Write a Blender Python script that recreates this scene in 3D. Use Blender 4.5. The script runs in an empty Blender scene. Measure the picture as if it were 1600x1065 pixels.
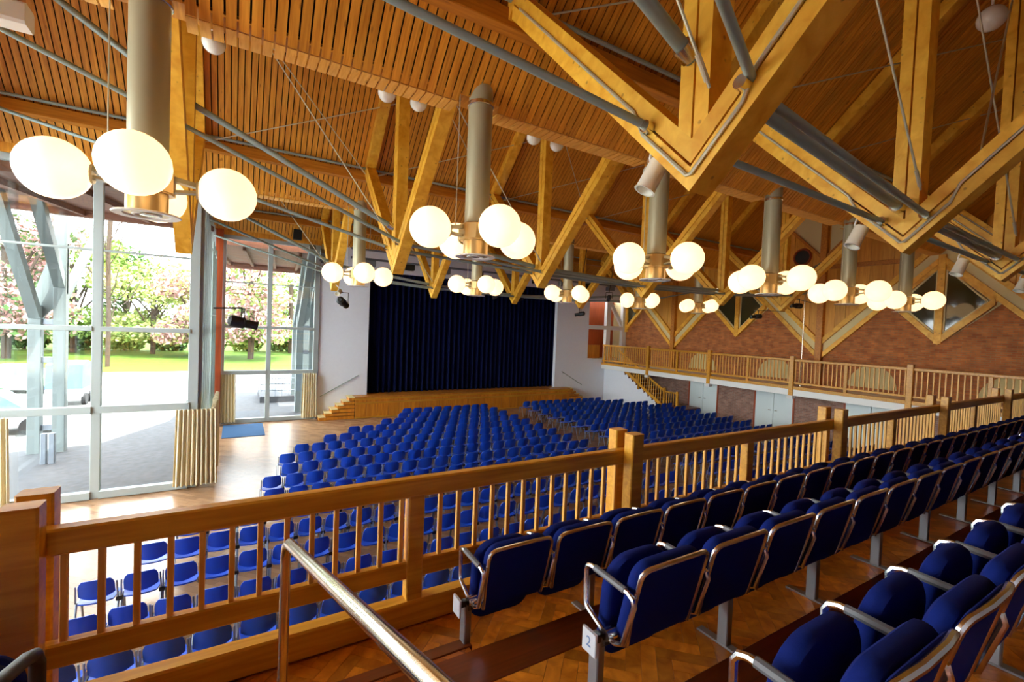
import bpy, math, random
from mathutils import Vector, Matrix
random.seed(7)
SC = bpy.context.scene
COL = SC.collection
# ------------------------------------------------------------------ camera
EYE = 4.5
FPX = 713.7
_right = Vector((0.85646141, -0.51461733, 0.04053219))
_down = Vector((0.01987569, -0.04558587, -0.99876268))
_fwd = Vector((0.51582828, 0.8562073, -0.02881417))
cam_d = bpy.data.cameras.new('camera')
cam = bpy.data.objects.new('camera', cam_d)
COL.objects.link(cam)
cam_d.sensor_width = 36.0
cam_d.lens = FPX / 1600.0 * 36.0
cam_d.clip_start = 0.03
cam_d.clip_end = 500
_m = Matrix.Identity(4)
for i in range(3):
    _m[i][0] = _right[i]; _m[i][1] = -_down[i]; _m[i][2] = -_fwd[i]
_m[2][3] = EYE
cam.matrix_world = _m
SC.camera = cam
# ------------------------------------------------------------------ world, sun, exposure
SC.view_settings.view_transform = 'Standard'
SC.view_settings.look = 'None'
SC.view_settings.gamma = 1.0
SC.view_settings.use_curve_mapping = False
SC.view_settings.exposure = 1.1
SC.cycles.use_denoising = True
SC.cycles.use_adaptive_sampling = True
SC.cycles.adaptive_threshold = 0.02
SC.cycles.max_bounces = 8
SC.cycles.diffuse_bounces = 6
SC.cycles.glossy_bounces = 4
SC.cycles.transparent_max_bounces = 16
SC.cycles.sample_clamp_indirect = 8.0
SC.cycles.caustics_reflective = False
SC.cycles.caustics_refractive = False
world = bpy.data.worlds.new('world')
SC.world = world
world.use_nodes = True
_bg = world.node_tree.nodes['Background']
_bg.inputs[0].default_value = (0.92, 0.96, 1.0, 1)
_bg.inputs[1].default_value = 8.0
_sun = bpy.data.lights.new('sun', 'SUN')
_sun.energy = 12.0
_sun.angle = 0.01
_sun.color = (1.0, 0.95, 0.86)
sun = bpy.data.objects.new('sun', _sun)
COL.objects.link(sun)
sun.rotation_euler = Vector((-0.30, 0.20, -1.0)).to_track_quat('-Z', 'Y').to_euler()
GLOBE = 0.95          # radiance of the lit lamp globes
# ------------------------------------------------------------------ grid of the building (metres)
S = 4.0
X0 = -0.87
ROWS = (2.4, 10.4, 18.4)          # truss rows = ridges
LAMPY = (6.4, 14.4)               # valleys
XR = 22.4                         # wall with the balcony
YS = 22.4                         # stage wall
VB = 5.62                         # bottom of the V frames
ZV = 7.95                         # valley height of the plank ceiling
SL = 0.97                         # slope of the ceiling
# ------------------------------------------------------------------ materials
def lin(c):
    return tuple(((v / 255.0) / 12.92 if v <= 10 else (((v / 255.0) + 0.055) / 1.055) ** 2.4) for v in c) + (1.0,)
def new_mat(name):
    m = bpy.data.materials.new(name); m.use_nodes = True
    nt = m.node_tree
    return m, nt, nt.nodes['Principled BSDF']
def plain(name, rgb, rough=0.5, metal=0.0, spec=0.5, vary=0.0, bump=0.0, bscale=40.0):
    m, nt, b = new_mat(name)
    b.inputs['Base Color'].default_value = lin(rgb)
    b.inputs['Roughness'].default_value = rough
    b.inputs['Metallic'].default_value = metal
    b.inputs['Specular IOR Level'].default_value = spec
    if vary or bump:
        tc = nt.nodes.new('ShaderNodeTexCoord')
        n = nt.nodes.new('ShaderNodeTexNoise'); n.inputs['Scale'].default_value = bscale
        nt.links.new(tc.outputs['Object'], n.inputs['Vector'])
        if vary:
            mx = nt.nodes.new('ShaderNodeMix'); mx.data_type = 'RGBA'
            c = lin(rgb)
            mx.inputs[6].default_value = tuple(v * (1 - vary) for v in c[:3]) + (1,)
            mx.inputs[7].default_value = tuple(min(1, v * (1 + vary)) for v in c[:3]) + (1,)
            nt.links.new(n.outputs['Fac'], mx.inputs[0])
            nt.links.new(mx.outputs[2], b.inputs['Base Color'])
        if bump:
            bp = nt.nodes.new('ShaderNodeBump'); bp.inputs['Strength'].default_value = bump
            bp.inputs['Distance'].default_value = 0.01
            nt.links.new(n.outputs['Fac'], bp.inputs['Height'])
            nt.links.new(bp.outputs['Normal'], b.inputs['Normal'])
    return m
def wood(name, dark, light, scale, rough=0.45, rnd=0.25, knots=0.0, spec=0.4):
    """grain stretched along the axis whose scale is small; every object gets its own shift and tone"""
    m, nt, b = new_mat(name)
    N = nt.nodes.new; L = nt.links.new
    tc = N('ShaderNodeTexCoord'); oi = N('ShaderNodeObjectInfo')
    mul = N('ShaderNodeMath'); mul.operation = 'MULTIPLY'; mul.inputs[1].default_value = 37.0
    L(oi.outputs['Random'], mul.inputs[0])
    add = N('ShaderNodeVectorMath'); add.operation = 'ADD'
    L(tc.outputs['Object'], add.inputs[0]); L(mul.outputs[0], add.inputs[1])
    mp = N('ShaderNodeMapping'); mp.inputs['Scale'].default_value = scale
    L(add.outputs[0], mp.inputs['Vector'])
    n = N('ShaderNodeTexNoise'); n.inputs['Scale'].default_value = 1.0
    n.inputs['Detail'].default_value = 4.0; n.inputs['Distortion'].default_value = 0.6
    L(mp.outputs[0], n.inputs['Vector'])
    rr = N('ShaderNodeValToRGB')
    rr.color_ramp.elements[0].position = 0.3; rr.color_ramp.elements[0].color = lin(dark)
    rr.color_ramp.elements[1].position = 0.7; rr.color_ramp.elements[1].color = lin(light)
    L(n.outputs['Fac'], rr.inputs['Fac'])
    col = rr.outputs['Color']
    if rnd:
        hs = N('ShaderNodeHueSaturation')
        mr = N('ShaderNodeMapRange'); mr.inputs[3].default_value = 1 - rnd; mr.inputs[4].default_value = 1 + rnd
        L(oi.outputs['Random'], mr.inputs[0]); L(mr.outputs[0], hs.inputs['Value']); L(col, hs.inputs['Color'])
        col = hs.outputs['Color']
    if knots:
        v = N('ShaderNodeTexVoronoi'); v.inputs['Scale'].default_value = 1.0
        mp2 = N('ShaderNodeMapping')
        mx_ = max(scale); mp2.inputs['Scale'].default_value = tuple((6.0 if q == mx_ else 2.2) for q in scale)
        L(add.outputs[0], mp2.inputs['Vector']); L(mp2.outputs[0], v.inputs['Vector'])
        k = N('ShaderNodeMapRange'); k.inputs[1].default_value = 0.06; k.inputs[2].default_value = 0.13
        k.inputs[3].default_value = knots; k.inputs[4].default_value = 0.0
        L(v.outputs['Distance'], k.inputs[0])
        mk = N('ShaderNodeMix'); mk.data_type = 'RGBA'
        L(k.outputs[0], mk.inputs[0]); L(col, mk.inputs[6])
        mk.inputs[7].default_value = lin((92, 38, 12))
        col = mk.outputs[2]
    L(col, b.inputs['Base Color'])
    b.inputs['Roughness'].default_value = rough
    b.inputs['Specular IOR Level'].default_value = spec
    return m
def glass_mat(name, tint, gloss=0.06):
    m = bpy.data.materials.new(name); m.use_nodes = True
    nt = m.node_tree; nt.nodes.clear()
    o = nt.nodes.new('ShaderNodeOutputMaterial'); t = nt.nodes.new('ShaderNodeBsdfTransparent')
    g = nt.nodes.new('ShaderNodeBsdfGlossy'); g.inputs['Roughness'].default_value = 0.02
    t.inputs[0].default_value = tint
    mx = nt.nodes.new('ShaderNodeMixShader'); mx.inputs[0].default_value = gloss
    nt.links.new(t.outputs[0], mx.inputs[1]); nt.links.new(g.outputs[0], mx.inputs[2])
    nt.links.new(mx.outputs[0], o.inputs[0])
    return m
def emit(name, col, strength):
    m, nt, b = new_mat(name)
    b.inputs['Base Color'].default_value = (0.9, 0.85, 0.75, 1)
    b.inputs['Roughness'].default_value = 0.25
    b.inputs['Emission Color'].default_value = col
    b.inputs['Emission Strength'].default_value = strength
    return m
def brick_mat(name, c1, c2, mortar):
    m, nt, b = new_mat(name)
    N = nt.nodes.new; L = nt.links.new
    tc = N('ShaderNodeTexCoord'); sp = N('ShaderNodeSeparateXYZ'); cb = N('ShaderNodeCombineXYZ')
    L(tc.outputs['Object'], sp.inputs[0]); L(sp.outputs['Y'], cb.inputs['X']); L(sp.outputs['Z'], cb.inputs['Y'])
    br = N('ShaderNodeTexBrick')
    br.inputs['Color1'].default_value = lin(c1); br.inputs['Color2'].default_value = lin(c2)
    br.inputs['Mortar'].default_value = lin(mortar)
    br.inputs['Scale'].default_value = 1.0; br.inputs['Mortar Size'].default_value = 0.009
    br.inputs['Brick Width'].default_value = 0.25; br.inputs['Row Height'].default_value = 0.075
    L(cb.outputs[0], br.inputs['Vector'])
    n = N('ShaderNodeTexNoise'); n.inputs['Scale'].default_value = 3.0; n.inputs['Detail'].default_value = 5
    L(cb.outputs[0], n.inputs['Vector'])
    mx = N('ShaderNodeMix'); mx.data_type = 'RGBA'; mx.blend_type = 'MULTIPLY'; mx.inputs[0].default_value = 0.7
    rr = N('ShaderNodeMapRange'); rr.inputs[1].default_value = 0.3; rr.inputs[2].default_value = 0.7
    rr.inputs[3].default_value = 0.6; rr.inputs[4].default_value = 1.3
    L(n.outputs['Fac'], rr.inputs[0]); L(br.outputs['Color'], mx.inputs[6]); L(rr.outputs[0], mx.inputs[7])
    L(mx.outputs[2], b.inputs['Base Color'])
    bp = N('ShaderNodeBump'); bp.inputs['Strength'].default_value = 0.5; bp.inputs['Distance'].default_value = 0.008
    iv = N('ShaderNodeMath'); iv.operation = 'SUBTRACT'; iv.inputs[0].default_value = 1.0
    L(br.outputs['Fac'], iv.inputs[1]); L(iv.outputs[0], bp.inputs['Height']); L(bp.outputs[0], b.inputs['Normal'])
    b.inputs['Roughness'].default_value = 0.8
    return m
def parquet_mat(name, dark, light, size, rough):
    """small wooden blocks too far away to pick apart: checkered blocks with their own tones"""
    m, nt, b = new_mat(name)
    N = nt.nodes.new; L = nt.links.new
    tc = N('ShaderNodeTexCoord')
    br = N('ShaderNodeTexBrick'); br.inputs['Scale'].default_value = 1.0
    br.inputs['Brick Width'].default_value = size; br.inputs['Row Height'].default_value = size * 0.25
    br.inputs['Mortar Size'].default_value = 0.0015
    br.inputs['Color1'].default_value = lin(dark); br.inputs['Color2'].default_value = lin(light)
    br.inputs['Mortar'].default_value = lin(tuple(v * 0.5 for v in dark))
    mp = N('ShaderNodeMapping'); mp.inputs['Rotation'].default_value = (0, 0, math.radians(45))
    L(tc.outputs['Object'], mp.inputs['Vector']); L(mp.outputs[0], br.inputs['Vector'])
    n = N('ShaderNodeTexNoise'); n.inputs['Scale'].default_value = 1.3; n.inputs['Detail'].default_value = 3
    L(tc.outputs['Object'], n.inputs['Vector'])
    mx = N('ShaderNodeMix'); mx.data_type = 'RGBA'; mx.blend_type = 'MULTIPLY'; mx.inputs[0].default_value = 0.5
    L(br.outputs['Color'], mx.inputs[6]); L(n.outputs['Color'], mx.inputs[7])
    rr = N('ShaderNodeMapRange'); rr.inputs[3].default_value = 0.6; rr.inputs[4].default_value = 1.4
    L(n.outputs['Fac'], rr.inputs[0]); L(rr.outputs[0], mx.inputs[7])
    L(mx.outputs[2], b.inputs['Base Color'])
    b.inputs['Roughness'].default_value = rough
    b.inputs['Specular IOR Level'].default_value = 0.3
    return m
M = {}
M['plank'] = wood('pine_plank', (192, 120, 28), (232, 164, 56), (26, 1.6, 1.6), 0.5, 0.14, 0.55)
M['lip'] = wood('lamplit_lip_board', (222, 160, 66), (244, 190, 96), (26, 3, 3), 0.45, 0.06, 0.2)  # same pine as the planks, lamplight put into the lighter colour
M['beam'] = wood('glulam_beam', (220, 154, 32), (248, 196, 68), (5, 5, 5), 0.45, 0.10, 0.5)
M['purlin'] = wood('purlin_wood', (166, 100, 24), (200, 130, 38), (1.2, 16, 16), 0.45, 0.08, 0.3)
M['rail'] = wood('rail_wood', (182, 122, 28), (212, 156, 50), (1.5, 22, 22), 0.32, 0.08, 0)
M['baluster'] = wood('baluster_wood', (212, 152, 62), (234, 180, 86), (22, 22, 1.5), 0.35, 0.10, 0)
M['block'] = wood('parquet_block', (176, 98, 20), (228, 150, 46), (9, 9, 9), 0.28, 0.30, 0)
M['nosing'] = wood('nosing_wood', (96, 44, 14), (128, 62, 22), (1.2, 20, 20), 0.3, 0.05, 0)
M['tread'] = parquet_mat('tread_parquet', (150, 76, 22), (200, 114, 38), 0.36, 0.28)
M['hall'] = parquet_mat('hall_parquet', (132, 98, 70), (160, 124, 92), 0.5, 0.27)
M['stagewood'] = wood('stage_wood', (178, 106, 24), (210, 138, 40), (8, 8, 1.0), 0.4, 0.12, 0)
M['yellowboard'] = wood('yellow_board', (206, 140, 44), (226, 166, 62), (14, 14, 1.0), 0.5, 0.10, 0.2)
M['redwood'] = wood('red_post', (140, 56, 20), (168, 74, 30), (14, 14, 1.0), 0.4, 0.05, 0)
M['fabric'] = plain('seat_fabric', (13, 31, 104), 0.9, 0, 0.15, 0.12, 0.15, 220)
M['shell'] = plain('blue_shell', (20, 68, 180), 0.36, 0, 0.45)
M['chrome'] = plain('chrome', (218, 226, 236), 0.2, 1.0)
M['chairleg'] = plain('chair_leg', (150, 156, 164), 0.3, 0.7)
M['steel'] = plain('satin_steel', (222, 216, 200), 0.2, 1.0)
M['legsteel'] = plain('grey_leg', (150, 152, 156), 0.4, 0.6)
M['tie'] = plain('painted_tie', (146, 162, 156), 0.4, 0.15, vary=0.08, bscale=3)
M['rod'] = plain('thin_rod', (200, 194, 168), 0.35, 0.4)
M['duct'] = plain('duct_metal', (172, 168, 138), 0.36, 0.25)
M['lamplit_metal'] = plain('lamplit_hub_metal', (206, 176, 116), 0.34, 0.55)  # lower lamp metal, gold light of the globes put into the colour
M['black'] = plain('black_metal', (22, 22, 24), 0.45)
M['dark'] = plain('dark_void', (26, 14, 8), 0.9)
M['whitewall'] = plain('white_plaster', (226, 231, 238), 0.85, 0, 0.2, 0.03, 0.05, 8)
M['white'] = plain('white_paint', (228, 228, 222), 0.5, vary=0.02, bscale=4)
M['whitelamp'] = plain('white_lamp', (236, 234, 220), 0.4)
M['frame'] = plain('window_frame', (158, 166, 164), 0.45, 0.1, vary=0.03, bscale=5)
M['door'] = plain('white_door', (212, 222, 220), 0.5, vary=0.02, bscale=3)
M['greypaint'] = plain('grey_timber', (104, 114, 114), 0.7, vary=0.05, bscale=6)
M['stagecurtain'] = plain('stage_curtain', (8, 15, 50), 0.95, 0, 0.1, 0.1, 0, 3)
M['drape'] = plain('beige_drape', (222, 210, 180), 0.9, 0, 0.1, 0.1, 0.1, 60)
def make_translucent(m, col, f):
    nt = m.node_tree; out = [n for n in nt.nodes if n.type == 'OUTPUT_MATERIAL'][0]
    b = nt.nodes['Principled BSDF']; t = nt.nodes.new('ShaderNodeBsdfTranslucent'); t.inputs[0].default_value = lin(col)
    mx = nt.nodes.new('ShaderNodeMixShader'); mx.inputs[0].default_value = f
    nt.links.new(b.outputs[0], mx.inputs[1]); nt.links.new(t.outputs[0], mx.inputs[2]); nt.links.new(mx.outputs[0], out.inputs[0])
make_translucent(M['drape'], (222, 208, 172), 0.25)
M['brick'] = brick_mat('brick', (158, 86, 38), (192, 114, 54), (150, 112, 72))
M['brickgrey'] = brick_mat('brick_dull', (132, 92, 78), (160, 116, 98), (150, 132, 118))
M['mat'] = plain('floor_mat', (54, 84, 118), 0.95, 0, 0.1, 0.15, 0.3, 90)
M['glass'] = glass_mat('window_glass', (0.97, 0.99, 0.98, 1), 0.05)
M['darkglass'] = plain('dark_glass', (60, 58, 34), 0.06, 0, 0.8)
M['globe'] = emit('lit_globe', (1.0, 0.63, 0.31, 1), GLOBE)
M['opal'] = plain('opal_glass', (226, 224, 214), 0.2)
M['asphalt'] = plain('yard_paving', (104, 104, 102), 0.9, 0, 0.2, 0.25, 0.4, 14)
M['cobble'] = plain('cobble_stone', (66, 68, 72), 0.85, 0, 0.2, 0.4, 0.4, 5)  # dark tone carries the shade beside the building
M['lawn'] = plain('lawn', (66, 88, 34), 0.95, 0, 0.05, 0.3, 0.4, 2)
M['leafg'] = plain('leaf_green', (122, 146, 76), 0.8, 0, 0.1, 0.35, 0, 1.3)
M['leafd'] = plain('leaf_dark', (72, 98, 54), 0.8, 0, 0.1, 0.35, 0, 1.3)
M['leafy'] = plain('leaf_yellow', (160, 166, 104), 0.8, 0, 0.1, 0.35, 0, 1.3)
M['leafp'] = plain('leaf_pink', (172, 132, 130), 0.8, 0, 0.1, 0.4, 0, 1.1)
M['bark'] = plain('bark', (66, 56, 48), 0.9, 0, 0.1, 0.3, 0.4, 12)
M['soffit'] = wood('soffit_wood', (104, 66, 52), (130, 88, 72), (1.5, 12, 12), 0.7, 0.1, 0)
M['carwhite'] = plain('car_silver', (214, 220, 224), 0.25, 0.2)
M['cargreen'] = plain('car_green', (120, 168, 120), 0.3, 0.1)
M['carglass'] = plain('car_glass', (90, 120, 130), 0.1, 0, 0.8)
M['tyre'] = plain('tyre', (28, 28, 30), 0.8)
M['tarp'] = plain('blue_tarp', (70, 100, 180), 0.6, vary=0.1, bscale=4)
M['bluegrey'] = plain('blue_grey_metal', (120, 128, 138), 0.4, 0.3)
M['armgrey'] = plain('arm_pad_grey', (96, 98, 102), 0.5)
M['boxdark'] = plain('speaker_black', (18, 18, 18), 0.6)
M['numplate'] = plain('number_plate', (208, 214, 222), 0.35)
M['print'] = plain('dark_print', (104, 134, 184), 0.6)
M['cream'] = plain('cream_band', (222, 206, 150), 0.7)
M['arch'] = plain('pale_arch', (206, 190, 132), 0.7)
# ------------------------------------------------------------------ mesh helpers
class MB:
    def __init__(s): s.v = []; s.f = []
    def add(s, vs, fs):
        o = len(s.v); s.v += [tuple(p) for p in vs]; s.f += [tuple(i + o for i in q) for q in fs]; return s
    def box(s, x0, x1, y0, y1, z0, z1):
        return s.add([(x0, y0, z0), (x1, y0, z0), (x1, y1, z0), (x0, y1, z0), (x0, y0, z1), (x1, y0, z1), (x1, y1, z1), (x0, y1, z1)],
                     [(0, 3, 2, 1), (4, 5, 6, 7), (0, 1, 5, 4), (1, 2, 6, 5), (2, 3, 7, 6), (3, 0, 4, 7)])
    def cbox(s, x0, x1, y0, y1, z0, z1, c=0.006):
        """box with chamfered edges along its longest axis"""
        d = (x1 - x0, y1 - y0, z1 - z0); a = d.index(max(d))
        lo = [x0, y0, z0]; hi = [x1, y1, z1]
        b, e = [(1, 2), (2, 0), (0, 1)][a]
        p = [(lo[b] + c, lo[e]), (hi[b] - c, lo[e]), (hi[b], lo[e] + c), (hi[b], hi[e] - c), (hi[b] - c, hi[e]), (lo[b] + c, hi[e]), (lo[b], hi[e] - c), (lo[b], lo[e] + c)]
        vs = []
        for t in (lo[a], hi[a]):
            for (u, w) in p:
                q = [0, 0, 0]; q[a] = t; q[b] = u; q[e] = w; vs.append(q)
        fs = [tuple(range(7, -1, -1)), tuple(range(8, 16))] + [(i, (i + 1) % 8, 8 + (i + 1) % 8, 8 + i) for i in range(8)]
        return s.add(vs, fs)
    def bar(s, p, q, w, h, up=(0, 0, 1)):
        p = Vector(p); q = Vector(q); d = (q - p).normalized(); u = Vector(up)
        side = d.cross(u)
        if side.length < 1e-4: side = d.cross(Vector((1, 0, 0)))
        side.normalize(); u = side.cross(d).normalized()
        vs = []
        for c in (p, q):
            for (a, b) in ((-1, -1), (1, -1), (1, 1), (-1, 1)):
                vs.append(c + side * (a * w / 2) + u * (b * h / 2))
        return s.add(vs, [(0, 1, 2, 3), (7, 6, 5, 4), (0, 4, 5, 1), (1, 5, 6, 2), (2, 6, 7, 3), (3, 7, 4, 0)])
    def tube(s, pts, r, n=8, closed=False):
        pts = [Vector(p) for p in pts]; m = len(pts)
        rings = []; ref = None
        for i, p in enumerate(pts):
            a = pts[i - 1] if (i > 0 or closed) else p
            b = pts[(i + 1) % m] if (i < m - 1 or closed) else p
            d = (b - a).normalized()
            if ref is None:
                ref = Vector((0, 0, 1)) if abs(d.z) < 0.9 else Vector((1, 0, 0))
            sd = d.cross(ref)
            if sd.length < 1e-3: sd = d.cross(Vector((0.3, 1, 0.2)))
            sd.normalize(); u = sd.cross(d).normalized(); ref = u
            k = 1.0
            if 0 < i < m - 1 or closed:
                d1 = (p - a).normalized(); d2 = (b - p).normalized()
                k = 1.0 / max(0.6, math.sqrt(max(0.0, (1 + d1.dot(d2)) / 2)))
            rings.append([p + (sd * math.cos(2 * math.pi * j / n) + u * math.sin(2 * math.pi * j / n)) * r * (k if k < 1.3 else 1.3) for j in range(n)])
        vs = [q for ring in rings for q in ring]; fs = []
        for i in range(m if closed else m - 1):
            a = i * n; b = ((i + 1) % m) * n
            for j in range(n):
                fs.append((a + j, a + (j + 1) % n, b + (j + 1) % n, b + j))
        if not closed:
            fs.append(tuple(range(n - 1, -1, -1))); fs.append(tuple((m - 1) * n + j for j in range(n)))
        return s.add(vs, fs)
    def lathe(s, prof, n=20, c=(0, 0, 0), cap=True):
        vs = []; fs = []
        for (r, z) in prof:
            for j in range(n):
                a = 2 * math.pi * j / n
                vs.append((c[0] + r * math.cos(a), c[1] + r * math.sin(a), c[2] + z))
        for i in range(len(prof) - 1):
            for j in range(n):
                fs.append((i * n + j, i * n + (j + 1) % n, (i + 1) * n + (j + 1) % n, (i + 1) * n + j))
        if cap:
            fs.append(tuple(range(n - 1, -1, -1))); fs.append(tuple((len(prof) - 1) * n + j for j in range(n)))
        return s.add(vs, fs)
    def prism(s, poly, axis, a, b):
        n = len(poly); vs = []
        for t in (a, b):
            for (u, w) in poly:
                vs.append({'x': (t, u, w), 'y': (u, t, w), 'z': (u, w, t)}[axis])
        fs = [tuple(range(n - 1, -1, -1)), tuple(range(n, 2 * n))] + [(i, (i + 1) % n, n + (i + 1) % n, n + i) for i in range(n)]
        return s.add(vs, fs)
    def sphere(s, c, r, nu=20, nv=12, z0=-1.0, z1=1.0):
        t0 = math.asin(max(-1, z0)); t1 = math.asin(min(1, z1)); prof = []
        for i in range(nv + 1):
            t = t0 + (t1 - t0) * i / nv
            prof.append((max(0.0005, r * math.cos(t)), r * math.sin(t)))
        return s.lathe(prof, nu, c)
    def pad(s, w, h, t, r, top=None, n=5, M4=None):
        """upholstered pad in the XZ plane, thickness along Y, rounded corners (top corners may differ)"""
        rt = top if top else r
        out = []
        for (cx, cz, rad, a0) in ((w / 2 - rt, h / 2 - rt, rt, 0), (-w / 2 + rt, h / 2 - rt, rt, 90), (-w / 2 + r, -h / 2 + r, r, 180), (w / 2 - r, -h / 2 + r, r, 270)):
            for i in range(n + 1):
                a = math.radians(a0 + 90 * i / n); out.append((cx + rad * math.cos(a), cz + rad * math.sin(a)))
        k = len(out)
        layers = [(0.55, -0.5), (0.90, -0.47), (0.97, -0.34), (1.0, -0.1), (1.0, 0.1), (0.97, 0.34), (0.88, 0.47), (0.55, 0.56)]
        vs = []
        for (sc, y) in layers:
            for (x, z) in out: vs.append(Vector((x * sc, y * t, z * sc)))
        fs = []
        for i in range(len(layers) - 1):
            for j in range(k):
                fs.append((i * k + j, i * k + (j + 1) % k, (i + 1) * k + (j + 1) % k, (i + 1) * k + j))
        fs.append(tuple(range(k - 1, -1, -1))); fs.append(tuple((len(layers) - 1) * k + j for j in range(k)))
        if M4 is not None: vs = [M4 @ p for p in vs]
        return s.add(vs, fs)
    def xf(s, m):
        s.v = [tuple(m @ Vector(p)) for p in s.v]; return s
    def join(s, o, m=None):
        return s.add([(m @ Vector(p)) for p in o.v] if m is not None else o.v, o.f)
    def mesh(s, name, mat, smooth=True):
        me = bpy.data.meshes.new(name)
        me.from_pydata(s.v, [], s.f)
        if mat is not None: me.materials.append(M[mat] if isinstance(mat, str) else mat)
        if smooth:
            me.polygons.foreach_set('use_smooth', [True] * len(me.polygons))
            me.set_sharp_from_angle(angle=math.radians(38))
        me.update()
        return me
def link(name, data, parent=None, local=False):
    o = bpy.data.objects.new(name, data); COL.objects.link(o)
    if parent is not None:
        o.parent = parent
        if not local: o.matrix_parent_inverse = Matrix.Translation(-Vector(world_loc(parent)))
    return o
def world_loc(o):
    p = Vector(o.location)
    return p
def obj(name, mb, mat, parent=None, local=False, smooth=True, label=None, kind=None):
    o = link(name, mb.mesh(name, mat, smooth), parent, local)
    if label: o['label'] = label
    if kind: o['kind'] = kind
    return o
def tag(o, label, cat, group=None):
    o['label'] = label; o['category'] = cat
    if group: o['group'] = group
    return o
def thing(name, label, cat, loc=(0, 0, 0), group=None, rz=0.0):
    o = bpy.data.objects.new(name, None); COL.objects.link(o)
    o.location = loc; o.rotation_euler = (0, 0, rz); o.empty_display_size = 0.2
    return tag(o, label, cat, group)
def struct(name, mb, mat, label=None, smooth=False):
    o = obj(name, mb, mat, smooth=smooth); o['kind'] = 'structure'
    if label: o['label'] = label
    return o
def sroot(name, label, loc=(0, 0, 0)):
    o = bpy.data.objects.new(name, None); COL.objects.link(o); o.location = loc
    o['kind'] = 'structure'; o['label'] = label
    return o
def dup(root, loc, rz=0.0, label=None, skip=()):
    r = root.copy(); COL.objects.link(r); r.location = loc; r.rotation_euler = (0, 0, rz)
    if label: r['label'] = label
    for ch in root.children:
        if ch.name.split('.')[0] in skip: continue
        c = ch.copy(); COL.objects.link(c); c.parent = r
        for g in ch.children:
            d = g.copy(); COL.objects.link(d); d.parent = c
    return r
_ones = 'zeroth first second third fourth fifth sixth seventh eighth ninth tenth eleventh twelfth thirteenth fourteenth fifteenth sixteenth seventeenth eighteenth nineteenth'.split()
def ordn(n):
    if n < 20: return _ones[n]
    t = {2: 'twenty', 3: 'thirty', 4: 'forty'}[n // 10]
    return ({2: 'twentieth', 3: 'thirtieth', 4: 'fortieth'}[n // 10]) if n % 10 == 0 else t + '-' + _ones[n % 10]
def clip_poly(poly, x0, x1, y0, y1):
    def cl(p, f, inter):
        out = []
        for i in range(len(p)):
            a, b = p[i - 1], p[i]; fa, fb = f(a), f(b)
            if fb:
                if not fa: out.append(inter(a, b))
                out.append(b)
            elif fa: out.append(inter(a, b))
        return out
    def ix(c): return lambda a, b: (c, a[1] + (b[1] - a[1]) * (c - a[0]) / (b[0] - a[0]))
    def iy(c): return lambda a, b: (a[0] + (b[0] - a[0]) * (c - a[1]) / (b[1] - a[1]), c)
    for f, g in ((lambda p: p[0] >= x0, ix(x0)), (lambda p: p[0] <= x1, ix(x1)), (lambda p: p[1] >= y0, iy(y0)), (lambda p: p[1] <= y1, iy(y1))):
        if len(poly) < 3: return []
        poly = cl(poly, f, g)
    return poly
# ================================================================== STRUCTURE
# ------------------------------------------------------------------ floor and outside ground
struct('floor', MB().prism([(-8.9, -4.5), (22.6, -4.5), (22.6, 24.6), (3.1, 24.6), (3.1, 22.45), (-0.9, 22.45), (-0.9, 14.45), (-4.9, 14.45), (-4.9, 6.45), (-8.9, 6.45)], 'z', -0.2, 0.0), 'hall',
       'glossy parquet floor of the hall')
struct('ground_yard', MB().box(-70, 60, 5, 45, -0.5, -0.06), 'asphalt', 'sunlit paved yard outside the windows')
struct('ground_cobbles', MB().prism([(-9.5, 13), (9, 13), (9, 34), (-1.6, 34), (-2.4, 24), (-4, 20.5), (-9.5, 19.8)], 'z', -0.4, -0.045), 'cobble', 'cobbled strip along the window wall, shade put into its dark tone')  # outline follows the shadow edge, the shade is in the dark colour
struct('ground_lawn', MB().box(-90, 70, 45, 140, -0.5, -0.03), 'lawn', 'bright green lawn behind the yard')
# ------------------------------------------------------------------ folded plank ceiling
RZ = ZV + SL * 4
def plank_profile(lip):
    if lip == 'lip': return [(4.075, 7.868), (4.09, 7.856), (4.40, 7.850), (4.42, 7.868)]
    return [(0.02, RZ - 0.02), (4.07 if lip else 4.0, ZV - (0.068 if lip else 0))]
def plank_mb(lip, sgn, w=0.108, t=0.02):
    pr = plank_profile(lip); n = len(pr); vs = []
    for (y, z) in pr:
        for x in (-w / 2, w / 2):
            vs.append((x, sgn * y, z))
    for i, (y, z) in enumerate(pr):
        a = pr[max(0, i - 1)]; b = pr[min(n - 1, i + 1)]
        d = Vector((b[0] - a[0], b[1] - a[1])).normalized(); nx, nz = -d.y, d.x
        if nz < 0: nx, nz = -nx, -nz
        for x in (-w / 2, w / 2):
            vs.append((x, sgn * (y + nx * t), z + nz * t))
    fs = []
    for i in range(n - 1):
        a = 2 * i; c = 2 * n + 2 * i
        q = [(a, a + 1, a + 3, a + 2), (c, c + 2, c + 3, c + 1), (a, a + 2, c + 2, c), (a + 1, c + 1, c + 3, a + 3)]
        fs += q if sgn > 0 else [tuple(reversed(f)) for f in q]
    fs += [(0, 2 * n, 2 * n + 1, 1), (2 * n - 2, 2 * n - 1, 4 * n - 1, 4 * n - 2)]
    return MB().add(vs, fs)
PITCH = 0.130
XEND = {0: -8.9, 1: -4.9, 2: -0.9}
def near_duct(x):
    return any(abs(x - (X0 + k * S)) < 0.33 for k in range(-2, 7))
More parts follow.
